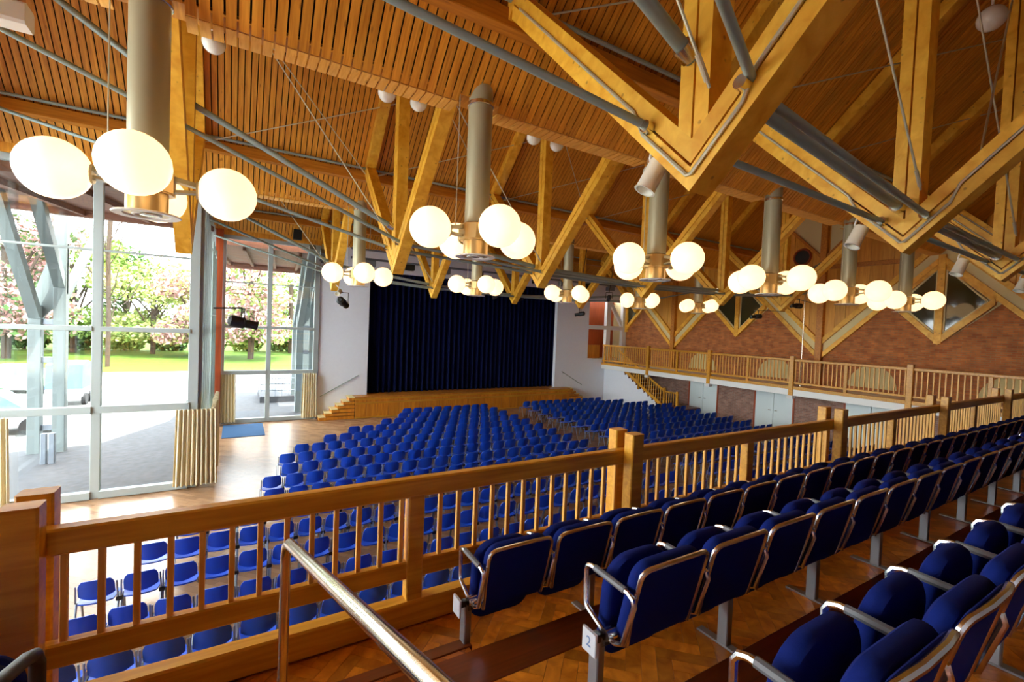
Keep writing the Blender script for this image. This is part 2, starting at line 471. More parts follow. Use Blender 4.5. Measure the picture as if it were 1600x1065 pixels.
for g, Y0 in enumerate(ROWS):
    for sgn in (1, -1):
        back = MB()
        for (a, b) in (((0, RZ), (4, ZV)),):
            back.prism([(Y0, RZ + 0.06), (Y0 + sgn * 4.0, ZV + 0.06), (Y0 + sgn * 4.0, ZV + 0.5), (Y0, RZ + 0.5)], 'x', XEND[g] - 0.3, XR + 0.25)
        nm = {0: 'nearest', 1: 'middle', 2: 'stage-side'}[g]
        ce = struct('ceiling', back, 'dark', 'sloping ceiling of narrow pine planks, %s gable, %s slope' % (nm, 'stage-facing' if sgn < 0 else 'gallery-facing'))
        lipped = sgn > 0 and g < 2
        ml = plank_mb(True, sgn).mesh('plank', 'plank') if lipped else None
        ms_b = plank_mb(False, sgn); ms = ms_b.mesh('plank', 'plank')
        rest = MB(); restl = MB(); x = XEND[g] + 0.06; ml_b = plank_mb(True, sgn); mlip_b = plank_mb('lip', sgn)
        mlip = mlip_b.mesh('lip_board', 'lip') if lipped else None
        while x < XR:
            lip = lipped and not near_duct(x)
            if g == 0 and sgn > 0 and x > -2.7:
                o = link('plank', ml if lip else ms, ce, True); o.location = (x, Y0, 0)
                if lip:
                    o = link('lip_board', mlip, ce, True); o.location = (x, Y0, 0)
            else:
                rest.join(ml_b if lip else ms_b, Matrix.Translation((x, Y0, 0)))
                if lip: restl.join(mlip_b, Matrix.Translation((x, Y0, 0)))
            x += PITCH
        if rest.v: obj('plank', rest, 'plank', ce, kind='stuff')
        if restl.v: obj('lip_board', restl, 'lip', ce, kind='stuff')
# valley boards behind the lips, so the fold is closed between neighbouring gables
for i, yv in enumerate((-1.6, 6.4, 14.4)):
    struct('trim_%d' % (i + 1), MB().box({0: -8.9, 1: -8.9, 2: -4.9}[i], XR, yv + 0.0, yv + 0.5, 8.02 if i else 7.9, 8.3), 'plank', 'valley board behind the rounded ceiling lip')
struct('ceiling_gallery', MB().box(-8.9, XR + 0.2, -4.6, -1.5, 7.9, 8.2), 'plank', 'flat plank ceiling over the back of the gallery')
# purlins along both slopes of each gable with a grey pipe on top
for g, Y0 in enumerate(ROWS):
    for sgn in (1, -1):
        yy = Y0 + sgn * 3.12
        zz = ZV + SL * 0.88
        p = MB().cbox(XEND[g], XR, yy - 0.11, yy + 0.11, zz - 0.30, zz - 0.05, 0.012)
        o = struct('beam_purlin', p, 'purlin', 'long dark purlin along the %s slope of the %s gable' % ('gallery-facing' if sgn > 0 else 'stage-facing', ('nearest', 'middle', 'stage-side')[g]))
        obj('pipe', MB().tube([(XEND[g], yy - sgn * 0.17, zz + 0.0), (XR, yy - sgn * 0.17, zz + 0.0)], 0.035, 8), 'tie', o)
# ------------------------------------------------------------------ back and side closures out of the picture
struct('wall_back', MB().box(-8.9, XR + 0.2, -4.7, -4.5, 0, 8.2), 'whitewall', 'wall behind the gallery')
for g, (Y0, xe) in enumerate(zip(ROWS, (-8.9, -4.9, -0.9))):
    struct('wall_gable', MB().prism([(Y0 - 4, 7.9), (Y0 + 4, 7.9), (Y0, RZ + 0.1)], 'x', xe - 0.2, xe), 'yellowboard', 'boarded gable end above the window wall, %s' % ('near', 'middle', 'stage side')[g])
# ------------------------------------------------------------------ windows
def window(name, label, a, b, fixed, axis, mull, panes=True, zt=7.78):
    """frame in the plane axis=fixed, spanning a..b along the other horizontal axis"""
    r = sroot(name, label, (a, fixed, 0) if axis == 'y' else (fixed, a, 0))
    def bx(u0, u1, z0, z1, d0=-0.07, d1=0.07):
        return MB().cbox(u0, u1, fixed + d0, fixed + d1, z0, z1, 0.008) if axis == 'y' else MB().cbox(fixed + d0, fixed + d1, u0, u1, z0, z1, 0.008)
    us = [a] + list(mull) + [b]
    zs = [0.10, 2.15, 4.08, 5.94, zt]
    for i, u in enumerate(us):
        w = 0.09 if 0 < i < len(us) - 1 else 0.11
        obj('mullion', bx(u - w, u + w, 0.02, zt + 0.08), 'frame', r, smooth=False)
    for z, h, d in zip(zs, (0.09, 0.085, 0.055, 0.025, 0.08), (0.12, 0.12, 0.1, 0.05, 0.1)):
        for i in range(len(us) - 1):
            obj('transom', bx(us[i] + 0.08, us[i + 1] - 0.08, z - h, z + h, -d, 0.04), 'frame', r, smooth=False)
    for i in range(len(us) - 1):
        for j in range(len(zs) - 1):
            obj('pane', bx(us[i] + 0.07, us[i + 1] - 0.07, zs[j] + 0.02, zs[j + 1] - 0.02, -0.008, 0.008), 'glass', r, smooth=False)
    return r
window('window_1', 'tall glazed bay looking onto the yard, left of the hall', -4.9, -0.95, 14.4, 'y', (-2.85,))
window('window_2', 'tall glazed bay beside the stage wall', -0.55, 3.08, 22.4, 'y', (1.18,))
window('window_3', 'tall glazed bay beside the gallery', -8.9, -4.9, 6.4, 'y', (-6.9,))
window('added_window_4', 'unseen hall side between two bays, glazing added for daylight', 6.6, 14.2, -4.9, 'x', (8.5, 10.4, 12.3))  # unseen return wall, glazed to bring in daylight
window('added_window_6', 'glazing added in the unseen gallery side for daylight', 2.4, 6.2, -8.9, 'x', (4.3,))  # unseen opening, added and sized to light the railing and near trusses
struct('wall_left', MB().box(-9.0, -8.8, -4.5, 2.3, 0, 8.0), 'whitewall', 'plain wall closing the side of the gallery')
w5 = window('added_window_5', 'return between the two window bays, glazing added for daylight behind deep timber fins', 14.6, 22.3, -1.0, 'x', (15.6, 16.6, 17.6, 18.6, 19.6, 20.6, 21.5))  # glazing added to light the stage end
for yy in (14.6, 15.6, 16.6, 17.6, 18.6, 19.6, 20.6, 21.5): obj('fin', MB().cbox(-0.95, -0.78, yy - 0.04, yy + 0.04, 0.02, 7.9, 0.008), 'frame', w5)  # fins deep enough to keep the added glass out of view
for i, (x0, x1, y) in enumerate(((-4.9, -0.9, 14.4), (-0.9, 3.2, 22.4), (-8.9, -4.9, 6.4))):
    struct('trim_%d' % (4 + i), MB().box(x0, x1, y - 0.12, y + 0.12, 7.86, 8.3), 'plank', 'timber head over the tall window')
struct('trim_7', MB().box(-5.0, -4.8, 6.4, 14.4, 7.86, 8.1), 'beam', 'timber head over the side glazing')
struct('trim_8', MB().box(-9.0, -8.8, -4.5, 6.4, 7.86, 8.1), 'beam', 'timber head over the gallery glazing')
# return wall between the two bays, with the red corner post
struct('column_corner', MB().cbox(-0.80, -0.54, 21.95, 22.2, 0, 8.0, 0.01), 'redwood', 'red-brown timber post at the corner of the far window')
# ------------------------------------------------------------------ stage wall
SX0, SX1, SZT = 5.42, 16.63, 6.95
w = MB()
w.box(3.15, SX0, YS, YS + 0.25, 0, 8.3)
w.box(SX0, SX1, YS, YS + 0.25, SZT, 8.3)
w.box(SX0, SX1, YS, YS + 0.25, 0, 0.95)
w.box(SX1, 19.15, YS, YS + 0.25, 0, 8.3)
w.box(19.15, XR + 0.2, YS, YS + 0.25, 0, 2.74)
w.box(19.15, XR + 0.2, YS, YS + 0.25, 6.45, 8.3)
struct('wall_stage', w, 'whitewall', 'white plaster wall around the stage opening')
r = sroot('trim_9', 'white frame of the loft opening beside the stage', (19.15, YS, 2.74))
obj('bar', MB().cbox(20.62, 20.98, YS - 0.03, YS + 0.22, 2.74, 6.45), 'white', r)
obj('bar', MB().cbox(22.05, 22.4, YS - 0.03, YS + 0.22, 2.74, 6.45), 'white', r)
obj('bar', MB().cbox(19.15, 22.4, YS - 0.04, YS + 0.2, 4.62, 4.88), 'white', r)
obj('brace', MB().bar((21.0, YS + 0.1, 6.4), (22.1, YS + 0.1, 4.9), 0.16, 0.22), 'white', r)
struct('wall_loft', MB().box(19.0, XR + 0.2, YS + 1.3, YS + 1.45, 2.4, 6.6), 'redwood', 'brown boarded back of the loft opening')
struct('wall_loft_rail', MB().box(19.2, 20.6, YS + 0.5, YS + 0.56, 2.74, 3.6), 'stagewood', 'boarded parapet in the loft opening')
struct('floor_loft', MB().box(19.0, XR + 0.2, YS + 0.2, YS + 1.4, 2.6, 2.74), 'stagewood')
# ------------------------------------------------------------------ stage
st = thing('stage', 'low timber stage with panelled front below the dark curtain', 'stage', (11, 22, 0))
YF = 21.72
obj('deck', MB().box(4.72, 17.3, YF - 0.04, 24.4, 0.95, 1.0), 'stagewood', st, smooth=False)
obj('core', MB().box(4.74, 17.28, YF + 0.03, 22.39, 0.0, 0.94), 'dark', st, smooth=False)
x = 4.74; wb = (17.28 - 4.74) / 24
pm = MB().cbox(0.006, wb - 0.006, 0, 0.03, 0.06, 0.66, 0.008).mesh('front_panel', 'stagewood')
pm2 = MB().cbox(0.006, wb - 0.006, 0, 0.03, 0.74, 0.86, 0.008).mesh('front_panel', 'stagewood')
for i in range(24):
    for me in (pm, pm2):
        o = link('front_panel', me, st, True); o.location = (x + i * wb - 11, YF - 22, 0)
for z0, z1 in ((0.0, 0.06), (0.66, 0.74), (0.86, 0.94)):
    obj('front_rail', MB().cbox(4.74, 17.28, YF - 0.02, YF + 0.03, z0, z1, 0.006), 'rail', st)
def side_steps(xa, sgn, label):
    t = thing('stage_steps', label, 'steps', (xa + sgn * 0.75, 22, 0))
    for i in range(6):
        x0 = xa + sgn * 0.255 * i; x1 = xa + sgn * 0.255 * 6
        a, b = min(x0, x1), max(x0, x1)
        z = 1.0 / 6 * (i + 1)
        obj('riser', MB().box(a + 0.01, b - 0.01, YF, YS - 0.02, z - 1.0 / 6, z - 0.03), 'stagewood', t, smooth=False)
        c, d = min(x0, x0 + sgn * 0.28), max(x0, x0 + sgn * 0.28)
        obj('step', MB().cbox(c - 0.02, d, YF - 0.03, YS - 0.02, z - 0.035, z, 0.006), 'cream', t)
side_steps(3.2, 1, 'pale wooden steps up to the stage beside the far window')
side_steps(18.82, -1, 'pale wooden steps up to the stage beside the balcony stair')
for x0, x1, nm in ((3.3, 5.0, 'beside the far window'), (17.1, 18.7, 'beside the loft opening')):
    z0, z1 = (1.0, 1.95) if x0 < 10 else (1.95, 1.1)
    t = thing('wall_handrail', 'thin grey handrail on the white stage wall %s' % nm, 'handrail', (x0, YS - 0.08, z0))
    obj('rail', MB().tube([(x0, YS - 0.08, z0), (x1, YS - 0.08, z1)], 0.022, 8), 'tie', t)
    for xx, zz in ((x0 + 0.15, z0 + (z1 - z0) * 0.09), (x1 - 0.3, z1 - (z1 - z0) * 0.18)):
        obj('bracket', MB().tube([(xx, YS - 0.08, zz), (xx, YS, zz - 0.02)], 0.015, 6), 'black', t)
def pleats(x0, x1, yc, z0, z1, folds, amp, thick=0.012, taper=1.0, n=8, axis='x', seed=1):
    rnd = random.Random(seed); ph = [rnd.uniform(0.75, 1.25) for _ in range(folds + 1)]
    m = folds * n; top = []; 
    for i in range(m + 1):
        u = i / m; k = i / n
        a = amp * ph[min(folds, int(k))]
        top.append((x0 + (x1 - x0) * u, yc + a * math.sin(2 * math.pi * k)))
    xc = (x0 + x1) / 2
    vs = []; nz = 5
    for j in range(nz):
        t = j / (nz - 1); z = z0 + (z1 - z0) * t; s = taper + (1 - taper) * t
        for (x, y) in top:
            p = (xc + (x - xc) * s, yc + (y - yc) * (1.25 - 0.25 * t))
            vs.append((p[0], p[1], z) if axis == 'x' else (p[1], p[0], z))
    o = len(vs)
    for j in range(nz):
        for i in range(m + 1):
            q = vs[j * (m + 1) + i]
            vs.append((q[0], q[1] + thick, q[2]) if axis == 'x' else (q[0] + thick, q[1], q[2]))
    fs = []
    for j in range(nz - 1):
        for i in range(m):
            a = j * (m + 1) + i
            fs.append((a, a + 1, a + m + 2, a + m + 1)); fs.append((o + a, o + a + m + 1, o + a + m + 2, o + a + 1))
    for j in range(nz - 1):
        for i in (0, m):
            a = j * (m + 1) + i; b = a + m + 1
            fs.append((a, b, o + b, o + a))
    return MB().add(vs, fs)
tag(obj('stage_curtain', pleats(SX0 - 0.15, SX1 + 0.15, 22.85, 1.02, 7.1, 40, 0.10, seed=4), 'stagecurtain'), 'dark navy pleated curtain closing the stage', 'curtain')
struct('wall_backstage', MB().box(4.7, 17.4, 24.4, 24.5, 0, 8.3), 'dark', 'dark back of the stage')
struct('ceiling_stage', MB().box(3.1, XR + 0.3, 22.6, 24.6, 8.2, 8.35), 'dark')
struct('wall_backstage_side', MB().box(4.6, 4.7, 22.65, 24.5, 0, 8.3).box(17.4, 17.5, 22.65, 24.5, 0, 8.3), 'dark')
# ------------------------------------------------------------------ wall with the balcony
prof = [(-4.6, 0), (-4.6, 8.1)]
prof += [(-1.6, 8.1), (2.4, RZ + 0.1), (6.4, 8.1), (10.4, RZ + 0.1), (14.4, 8.1), (18.4, RZ + 0.1), (22.4, 8.1), (24.6, 8.3), (24.6, 0)]
wr = struct('wall_right', MB().prism(prof, 'x', XR + 0.06, XR + 0.3), 'cream', 'wall behind the balcony')
# bricks up to the zigzag
zz = [(22.4, 4.5), (20.8, 6.1), (18.4, 3.6), (16.0, 6.0), (14.4, 4.5), (12.8, 6.0), (10.4, 3.6), (8.0, 6.0), (6.4, 4.5), (4.8, 6.0), (2.4, 3.6), (0.0, 6.0), (-1.6, 4.5)]
bm = MB()
for (ya, za), (yb, zb) in zip(zz[:-1], zz[1:]):
    bm.prism([(ya, 2.2), (yb, 2.2), (yb, zb), (ya, za)], 'x', XR, XR + 0.06)
obj('brickwork', bm, 'brick', wr, smooth=False, label='red brick infill below the zigzag timber')
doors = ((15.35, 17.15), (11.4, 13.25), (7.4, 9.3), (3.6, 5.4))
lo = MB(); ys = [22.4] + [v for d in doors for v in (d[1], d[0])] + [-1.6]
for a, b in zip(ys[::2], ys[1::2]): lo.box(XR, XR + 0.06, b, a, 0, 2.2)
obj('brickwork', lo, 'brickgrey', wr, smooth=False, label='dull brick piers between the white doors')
r2 = math.sqrt(2)
def band(Y0, sgn, z0, d0, d1, y0, y1):
    return [(Y0 + sgn * y0, z0 + y0 + d0 * r2), (Y0 + sgn * y1, z0 + y1 + d0 * r2), (Y0 + sgn * y1, z0 + y1 + d1 * r2), (Y0 + sgn * y0, z0 + y0 + d1 * r2)]
def roof_z(y):
    return max(ZV + SL * (4 - abs(y - Y)) for Y in ROWS if abs(y - Y) <= 4.001)
for Y0 in ROWS:
    for sgn in (1, -1):
        if Y0 + sgn * 4 > 22.5: ye = 3.9
        else: ye = 4.0
        obj('zigzag_timber', MB().prism(band(Y0, sgn, 3.6, 0.0, 0.17, 0.05, ye), 'x', XR - 0.14, XR + 0.06), 'beam', wr, smooth=False)
        obj('zigzag_band', MB().prism(band(Y0, sgn, 3.6, 0.17, 0.45, 0.05, ye), 'x', XR - 0.06, XR + 0.06), 'cream', wr, smooth=False, label='pale band between two timbers')
        obj('zigzag_timber', MB().prism(band(Y0, sgn, 3.6, 0.45, 0.64, 0.05, min(ye, 3.75)), 'x', XR - 0.16, XR + 0.06), 'beam', wr, smooth=False)
        for i in range(9):
            a = 0.12 + i * 0.40; b = a + 0.39
            if a > 3.6: continue
            b = min(b, 3.62)
            za = 3.6 + 0.64 * r2
            obj('board', MB().prism([(Y0 + sgn * a, za + a), (Y0 + sgn * b, za + b), (Y0 + sgn * b, roof_z(Y0 + sgn * b) + 0.02), (Y0 + sgn * a, roof_z(Y0 + sgn * a) + 0.02)], 'x', XR - 0.03 - 0.01 * (i % 2), XR + 0.06), 'yellowboard', wr, smooth=False)
    obj('wall_post', MB().cbox(XR - 0.24, XR, Y0 - 0.13, Y0 + 0.13, 2.42, RZ - 0.1, 0.01), 'purlin', wr)
for n_, yc in enumerate((22.4, 14.4, 6.4)):
    for sgn in (1, -1):
        if yc + sgn * 1.5 > 22.5: continue
        obj('zigzag_timber', MB().prism(band(yc, sgn, 4.5, 0.0, 0.2, 0.0, 1.45), 'x', XR - 0.14, XR + 0.06), 'beam', wr, smooth=False)
        tri = [(yc + sgn * 0.13, 4.95), (yc + sgn * 1.25, 6.07), (yc + sgn * 0.13, 7.32)]
        obj('pane', MB().prism(tri, 'x', XR - 0.02, XR + 0.03), 'darkglass', wr, smooth=False)
        for a, b in ((0, 1), (1, 2), (2, 0)):
            obj('window_bead', MB().bar((XR - 0.04, tri[a][0], tri[a][1]), (XR - 0.04, tri[b][0], tri[b][1]), 0.06, 0.06, (1, 0, 0)), 'cream', wr, smooth=False)
        obj('window_bead', MB().prism([(yc + sgn * 0.12, 7.3), (yc + sgn * 1.42, 6.06), (yc + sgn * 1.6, 6.1), (yc + sgn * 0.12, 7.7)], 'x', XR - 0.1, XR + 0.06), 'beam', wr, smooth=False)
    obj('wall_post', MB().cbox(XR - 0.15, XR, yc - 0.11 if yc < 22 else yc - 0.2, min(yc + 0.11, 22.4), 4.55, 7.85, 0.01), 'beam', wr)
for yc in (16.4, 12.35, 8.4, 4.4):
    ar = [(yc + 0.85 * math.cos(math.pi * i / 14), 2.62 + 0.92 * math.sin(math.pi * i / 14)) for i in range(15)]
    obj('lunette', MB().prism(ar, 'x', XR - 0.03, XR + 0.03), 'arch', wr, smooth=False, label='pale half-round panel behind the balcony rail')
for Y0 in ROWS:
    for sgn in (1, -1):
        if sgn < 0 and Y0 > 12: continue
        obj('gable_panel', MB().prism([(Y0 + sgn * 0.2, 8.35), (Y0 + sgn * 1.55, 9.7), (Y0 + sgn * 1.0, 10.6), (Y0 + sgn * 0.2, 11.3)], 'x', XR - 0.07, XR - 0.02), 'cream', wr, smooth=False, label='pale triangle high in the gable')
        obj('gable_timber', MB().bar((XR - 0.1, Y0 + sgn * 0.1, 8.2), (XR - 0.1, Y0 + sgn * 1.7, 9.8), 0.1, 0.2, (1, 0, 0)), 'purlin', wr, smooth=False)
        obj('gable_timber', MB().cbox(XR - 0.13, XR, min(Y0, Y0 + sgn * 3.0), max(Y0, Y0 + sgn * 3.0), 7.66, 7.84, 0.01), 'purlin', wr)
rv = sroot('trim_10', 'round dark vent in the gable boarding', (XR - 0.1, 11.3, 8.3))
obj('ring', MB().tube([(XR - 0.08, 11.35 + 0.36 * math.cos(2 * math.pi * i / 20), 8.3 + 0.36 * math.sin(2 * math.pi * i / 20)) for i in range(20)], 0.05, 6, True), 'redwood', rv)
obj('disc', MB().prism([(11.35 + 0.34 * math.cos(2 * math.pi * i / 20), 8.3 + 0.34 * math.sin(2 * math.pi * i / 20)) for i in range(20)], 'x', XR - 0.09, XR - 0.05), 'black', rv)
for i, (a, b) in enumerate(doors):
    d = sroot('door_%d' % (i + 1), 'white double door under the balcony', (XR, (a + b) / 2, 0))
    m_ = (a + b) / 2
    for u, v, hy in ((a + 0.03, m_ - 0.008, m_ - 0.1), (m_ + 0.008, b - 0.03, m_ + 0.1)):
        lf = obj('leaf', MB().cbox(XR - 0.01, XR + 0.05, u, v, 0.02, 2.18, 0.006), 'door', d)
        obj('handle', MB().tube([(XR - 0.01, hy, 1.02), (XR - 0.07, hy, 1.02), (XR - 0.07, hy + (0.12 if hy > m_ else -0.12), 1.02)], 0.012, 6), 'steel', d)
    obj('door_frame', MB().box(XR - 0.03, XR + 0.05, a - 0.05, a + 0.03, 0, 2.2).box(XR - 0.03, XR + 0.05, b - 0.03, b + 0.05, 0, 2.2), 'redwood', d, smooth=False)
# ------------------------------------------------------------------ balcony
XB = 20.4
struct('slab_balcony', MB().box(XB + 0.02, XR, 3.4, YS, 2.12, 2.42), 'white', 'white slab of the side balcony')
struct('trim_11', MB().cbox(XB - 0.06, XB + 0.03, 3.4, YS, 2.10, 2.36, 0.01), 'white', 'white fascia along the balcony')
struct('trim_12', MB().cbox(XB - 0.08, XB + 0.04, 3.4, YS, 2.36, 2.50, 0.01), 'rail', 'timber strip above the balcony fascia')
br_ = thing('balcony_railing', 'long yellow timber balustrade of the side balcony below the brick wall', 'railing', (XB, 13, 2.42))
obj('top_rail', MB().cbox(XB - 0.06, XB + 0.06, 3.4, YS - 0.05, 3.56, 3.66, 0.012), 'rail', br_)
obj('lower_rail', MB().cbox(XB - 0.035, XB + 0.035, 3.4, YS - 0.05, 2.60, 2.68, 0.008), 'rail', br_)
ymain = (6.5, 10.5, 14.5, 18.5)
pmm = MB().cbox(-0.09, 0.09, -0.09, 0.09, -0.32, 1.36, 0.012).mesh('post', 'rail')
pms = MB().cbox(-0.04, 0.04, -0.06, 0.06, 0.06, 1.18, 0.01).mesh('post', 'rail')
pfo = MB().cbox(-0.12, 0.12, -0.12, 0.12, -0.46, -0.32, 0.012).mesh('post_foot', 'white')
for y in ymain:
    o = link('post', pmm, br_, True); o.location = (-0.03, y - 13, 0)
    o = link('post_foot', pfo, br_, True); o.location = (-0.03, y - 13, 0)
for y in (4.5, 8.5, 12.5, 16.5, 20.4, 22.2):
    o = link('post', pms, br_, True); o.location = (0, y - 13, 0)
bam = MB().cbox(-0.02, 0.02, -0.02, 0.02, 0.25, 1.15, 0.004).mesh('baluster', 'baluster')
y = 3.55
while y < 22.2:
    if all(abs(y - q) > 0.13 for q in ymain) and all(abs(y - q) > 0.09 for q in (4.5, 8.5, 12.5, 16.5, 20.4)):
        o = link('baluster', bam, br_, True); o.location = (0, y - 13, 0)
    y += 0.155
# stair from the balcony to the hall
sc_ = thing('balcony_stair', 'yellow timber stair from the balcony down to the hall floor', 'staircase', (20.9, 18.8, 0))
N_ = 11
for i in range(N_):
    yy = 20.75 - 0.315 * i; z = 2.42 - 0.175 * (i + 1)
    obj('step', MB().cbox(20.45, 21.5, yy - 0.315, yy + 0.02, z - 0.05, z, 0.006), 'nosing', sc_)
    obj('riser', MB().box(20.5, 21.48, yy - 0.02, yy, z - 0.17, z - 0.05 + 0.17), 'nosing', sc_, smooth=False)
obj('stringer', MB().bar((20.42, 20.9, 2.46), (20.42, 17.3, 0.46), 0.05, 0.16), 'rail', sc_)
obj('landing', MB().cbox(20.45, 22.3, 16.3, 17.3, 0.36, 0.46, 0.01), 'nosing', sc_)
obj('landing_base', MB().box(20.5, 22.3, 16.35, 17.28, 0.0, 0.36), 'nosing', sc_, smooth=False)
obj('hand_rail', MB().bar((20.42, 20.9, 3.36), (20.42, 17.3, 1.36), 0.06, 0.1), 'rail', sc_)
for yy in (19.2,): obj('newel', MB().cbox(20.37, 20.47, yy - 0.05, yy + 0.05, 2.46 - (20.9 - yy) * 0.5556 - 0.35, 3.36 - (20.9 - yy) * 0.5556 + 0.02), 'rail', sc_)
obj('newel', MB().cbox(20.36, 20.48, 17.2, 17.32, 0.46, 1.52, 0.01), 'rail', sc_)
obj('newel', MB().cbox(20.36, 20.48, 16.32, 16.44, 0.36, 1.42, 0.01), 'rail', sc_)
obj('landing_rail', MB().cbox(20.38, 20.46, 16.35, 17.3, 1.28, 1.36, 0.006), 'rail', sc_)
obj('landing_rail', MB().cbox(20.39, 20.45, 16.35, 17.3, 0.52, 0.58, 0.006), 'rail', sc_)
y = 20.75
while y > 17.4:
    zb = 2.46 - (20.9 - y) * 0.5556
    obj('baluster', MB().cbox(20.40, 20.44, y - 0.02, y + 0.02, zb + 0.02, zb + 0.9, 0.004), 'baluster', sc_); y -= 0.17
y = 17.08
while y > 16.5:
    obj('baluster', MB().cbox(20.40, 20.44, y - 0.02, y + 0.02, 0.58, 1.3, 0.004), 'baluster', sc_); y -= 0.15
struct('wall_under_stair', MB().prism([(22.38, 0), (17.32, 0), (17.32, 0.3), (20.7, 2.12), (22.38, 2.12)], 'x', 20.62, 20.7), 'whitewall', 'white wall below the balcony stair')
# ------------------------------------------------------------------ gallery
TZ = (2.30, 2.58, 2.86)
TY = ((2.35, 3.42), (1.35, 2.35), (-0.65, 1.35))
GX0, GX1 = -8.9, 22.4
def herring(x0, x1, y0, y1, W=0.088, n=4):
    out = []; c, s_ = math.cos(math.pi / 4), math.sin(math.pi / 4); R_ = 140
    for k in range(-R_, R_):
        for m_ in range(-R_ // 4, R_ // 4):
            for (u, v, a, b) in ((k + 2 * n * m_, k, n, 1), (k + n + 2 * n * m_, k - n + 1, 1, n)):
                cx, cy = (u + a / 2) * W, (v + b / 2) * W
                X, Y = cx * c - cy * s_, cx * s_ + cy * c
                if not (x0 - 0.3 < X < x1 + 0.3 and y0 - 0.3 < Y < y1 + 0.3): continue
                e = 0.0012
                q = [(u * W + e, v * W + e), ((u + a) * W - e, v * W + e), ((u + a) * W - e, (v + b) * W - e), (u * W + e, (v + b) * W - e)]
                p = clip_poly([(x * c - y * s_, x * s_ + y * c) for x, y in q], x0, x1, y0, y1)
                if len(p) >= 3:
                    ar = abs(sum(p[i - 1][0] * p[i][1] - p[i][0] * p[i - 1][1] for i in range(len(p)))) / 2
                    if ar > 4e-4: out.append(p)
    return out
for i in range(3):
    y0, y1 = TY[i]; z = TZ[i]
    t = struct('floor_gallery', MB().box(GX0, GX1, y0, y1, 1.9, z - 0.006), 'tread', ('gallery step beside the railing', 'gallery step of the second seat row', 'gallery step of the third seat row')[i] + ', herringbone parquet')
    if i:
        obj('nosing', MB().cbox(GX0, GX1, y1 - 0.26, y1 + 0.015, z - 0.05, z + 0.001, 0.008), 'nosing', t)
        y1b = y1 - 0.262
    else:
        y1b = 3.12
    xa, xb = ((-0.9, 5.2), (-0.3, 5.6), (0.6, 4.6))[i]
    for p in herring(xa, xb, max(y0 + 0.002, 0.5 if i == 2 else -9), y1b):
        obj('parquet_block', MB().prism(p, 'z', z - 0.006, z), 'block', t, smooth=False)
struct('floor_gallery_back', MB().box(GX0, GX1, -4.5, -0.65, 1.9, 3.14), 'tread', 'upper gallery steps behind the seats')
for i in (1, 2):
    y1 = TY[i][1]; z = TZ[i - 1]
    a = struct('floor_aisle_step', MB().box(-0.75, 1.32, y1, y1 + 0.30, z, z + 0.135), 'tread', 'half step in the aisle, %s' % ('lower' if i == 1 else 'upper'))
    obj('nosing', MB().cbox(-0.75, 1.34, y1 + 0.22, y1 + 0.315, z + 0.10, z + 0.142, 0.006), 'nosing', a)
struct('wall_gallery_front', MB().box(GX0, XB, 3.42, 3.5, 1.75, 2.29), 'rail', 'timber front edge of the gallery')
struct('ceiling_under_gallery', MB().box(GX0, GX1, -4.5, 3.44, 1.75, 1.9), 'white')
YR = 3.2
gr = thing('gallery_railing', 'long timber balustrade in front of the gallery seats', 'railing', (7, YR, 2.3))
obj('top_rail', MB().cbox(-4.9, XB, YR - 0.045, YR + 0.045, 3.235, 3.375, 0.012), 'rail', gr)
obj('lower_rail', MB().cbox(-4.9, XB, YR - 0.035, YR + 0.035, 2.635, 2.765, 0.01), 'rail', gr)
obj('base_rail', MB().cbox(-4.9, XB, YR - 0.07, YR + 0.05, 2.30, 2.485, 0.012), 'rail', gr)
bam = MB().cbox(-0.016, 0.016, -0.016, 0.016, 0.44, 0.96, 0.004).mesh('baluster', 'baluster')
mpm = MB().cbox(-0.06, 0.06, -0.05, 0.05, 0.0, 0.95, 0.008).mesh('post', 'rail')
ppm = MB().cbox(-0.075, 0.075, -0.06, 0.06, -0.02, 1.24, 0.01).mesh('post', 'rail')
px = [-0.88, 3.27, 7.35, 11.4, 15.4, 19.4]
for x in px:
    for dy in (-0.108, 0.108):
        o = link('post', ppm, gr, True); o.location = (x - 7, dy, 0)
for x in [-2.9] + [a + 2.03 for a in px[:-1]]:
    o = link('post', mpm, gr, True); o.location = (x - 7, 0, 0)
x = -4.8
while x < XB:
    if all(abs(x - q) > 0.08 for q in px) and all(abs(x - q - 2.03) > 0.085 for q in px):
        o = link('baluster', bam, gr, True); o.location = (x - 7, 0, 0)
    x += 0.150
# steel handrails on the aisle steps
h = thing('aisle_handrail', 'polished steel handrail with a bent top in the foreground aisle', 'handrail', (0.2, 2.1, 2.3))
pts = [(0.20, 2.16, 2.3), (0.20, 2.16, 3.46), (0.203, 2.145, 3.52), (0.207, 2.10, 3.55), (0.285, 0.72, 3.905), (0.33, -0.1, 4.11)]
obj('tube', MB().tube(pts, 0.021, 14), 'steel', h)
h = thing('aisle_handrail', 'short dark handrail end beside the left end post of the railing', 'handrail', (-0.56, 2.0, 2.3))
obj('tube', MB().tube([(-0.53, 2.0, 2.3), (-0.53, 2.0, 3.36), (-0.535, 1.985, 3.395), (-0.54, 1.95, 3.41), (-0.60, 1.0, 3.66), (-0.65, 0.2, 3.87)], 0.021, 12), 'black', h)
# ================================================================== THINGS
ROWNM = ('nearest', 'middle', 'stage-side')
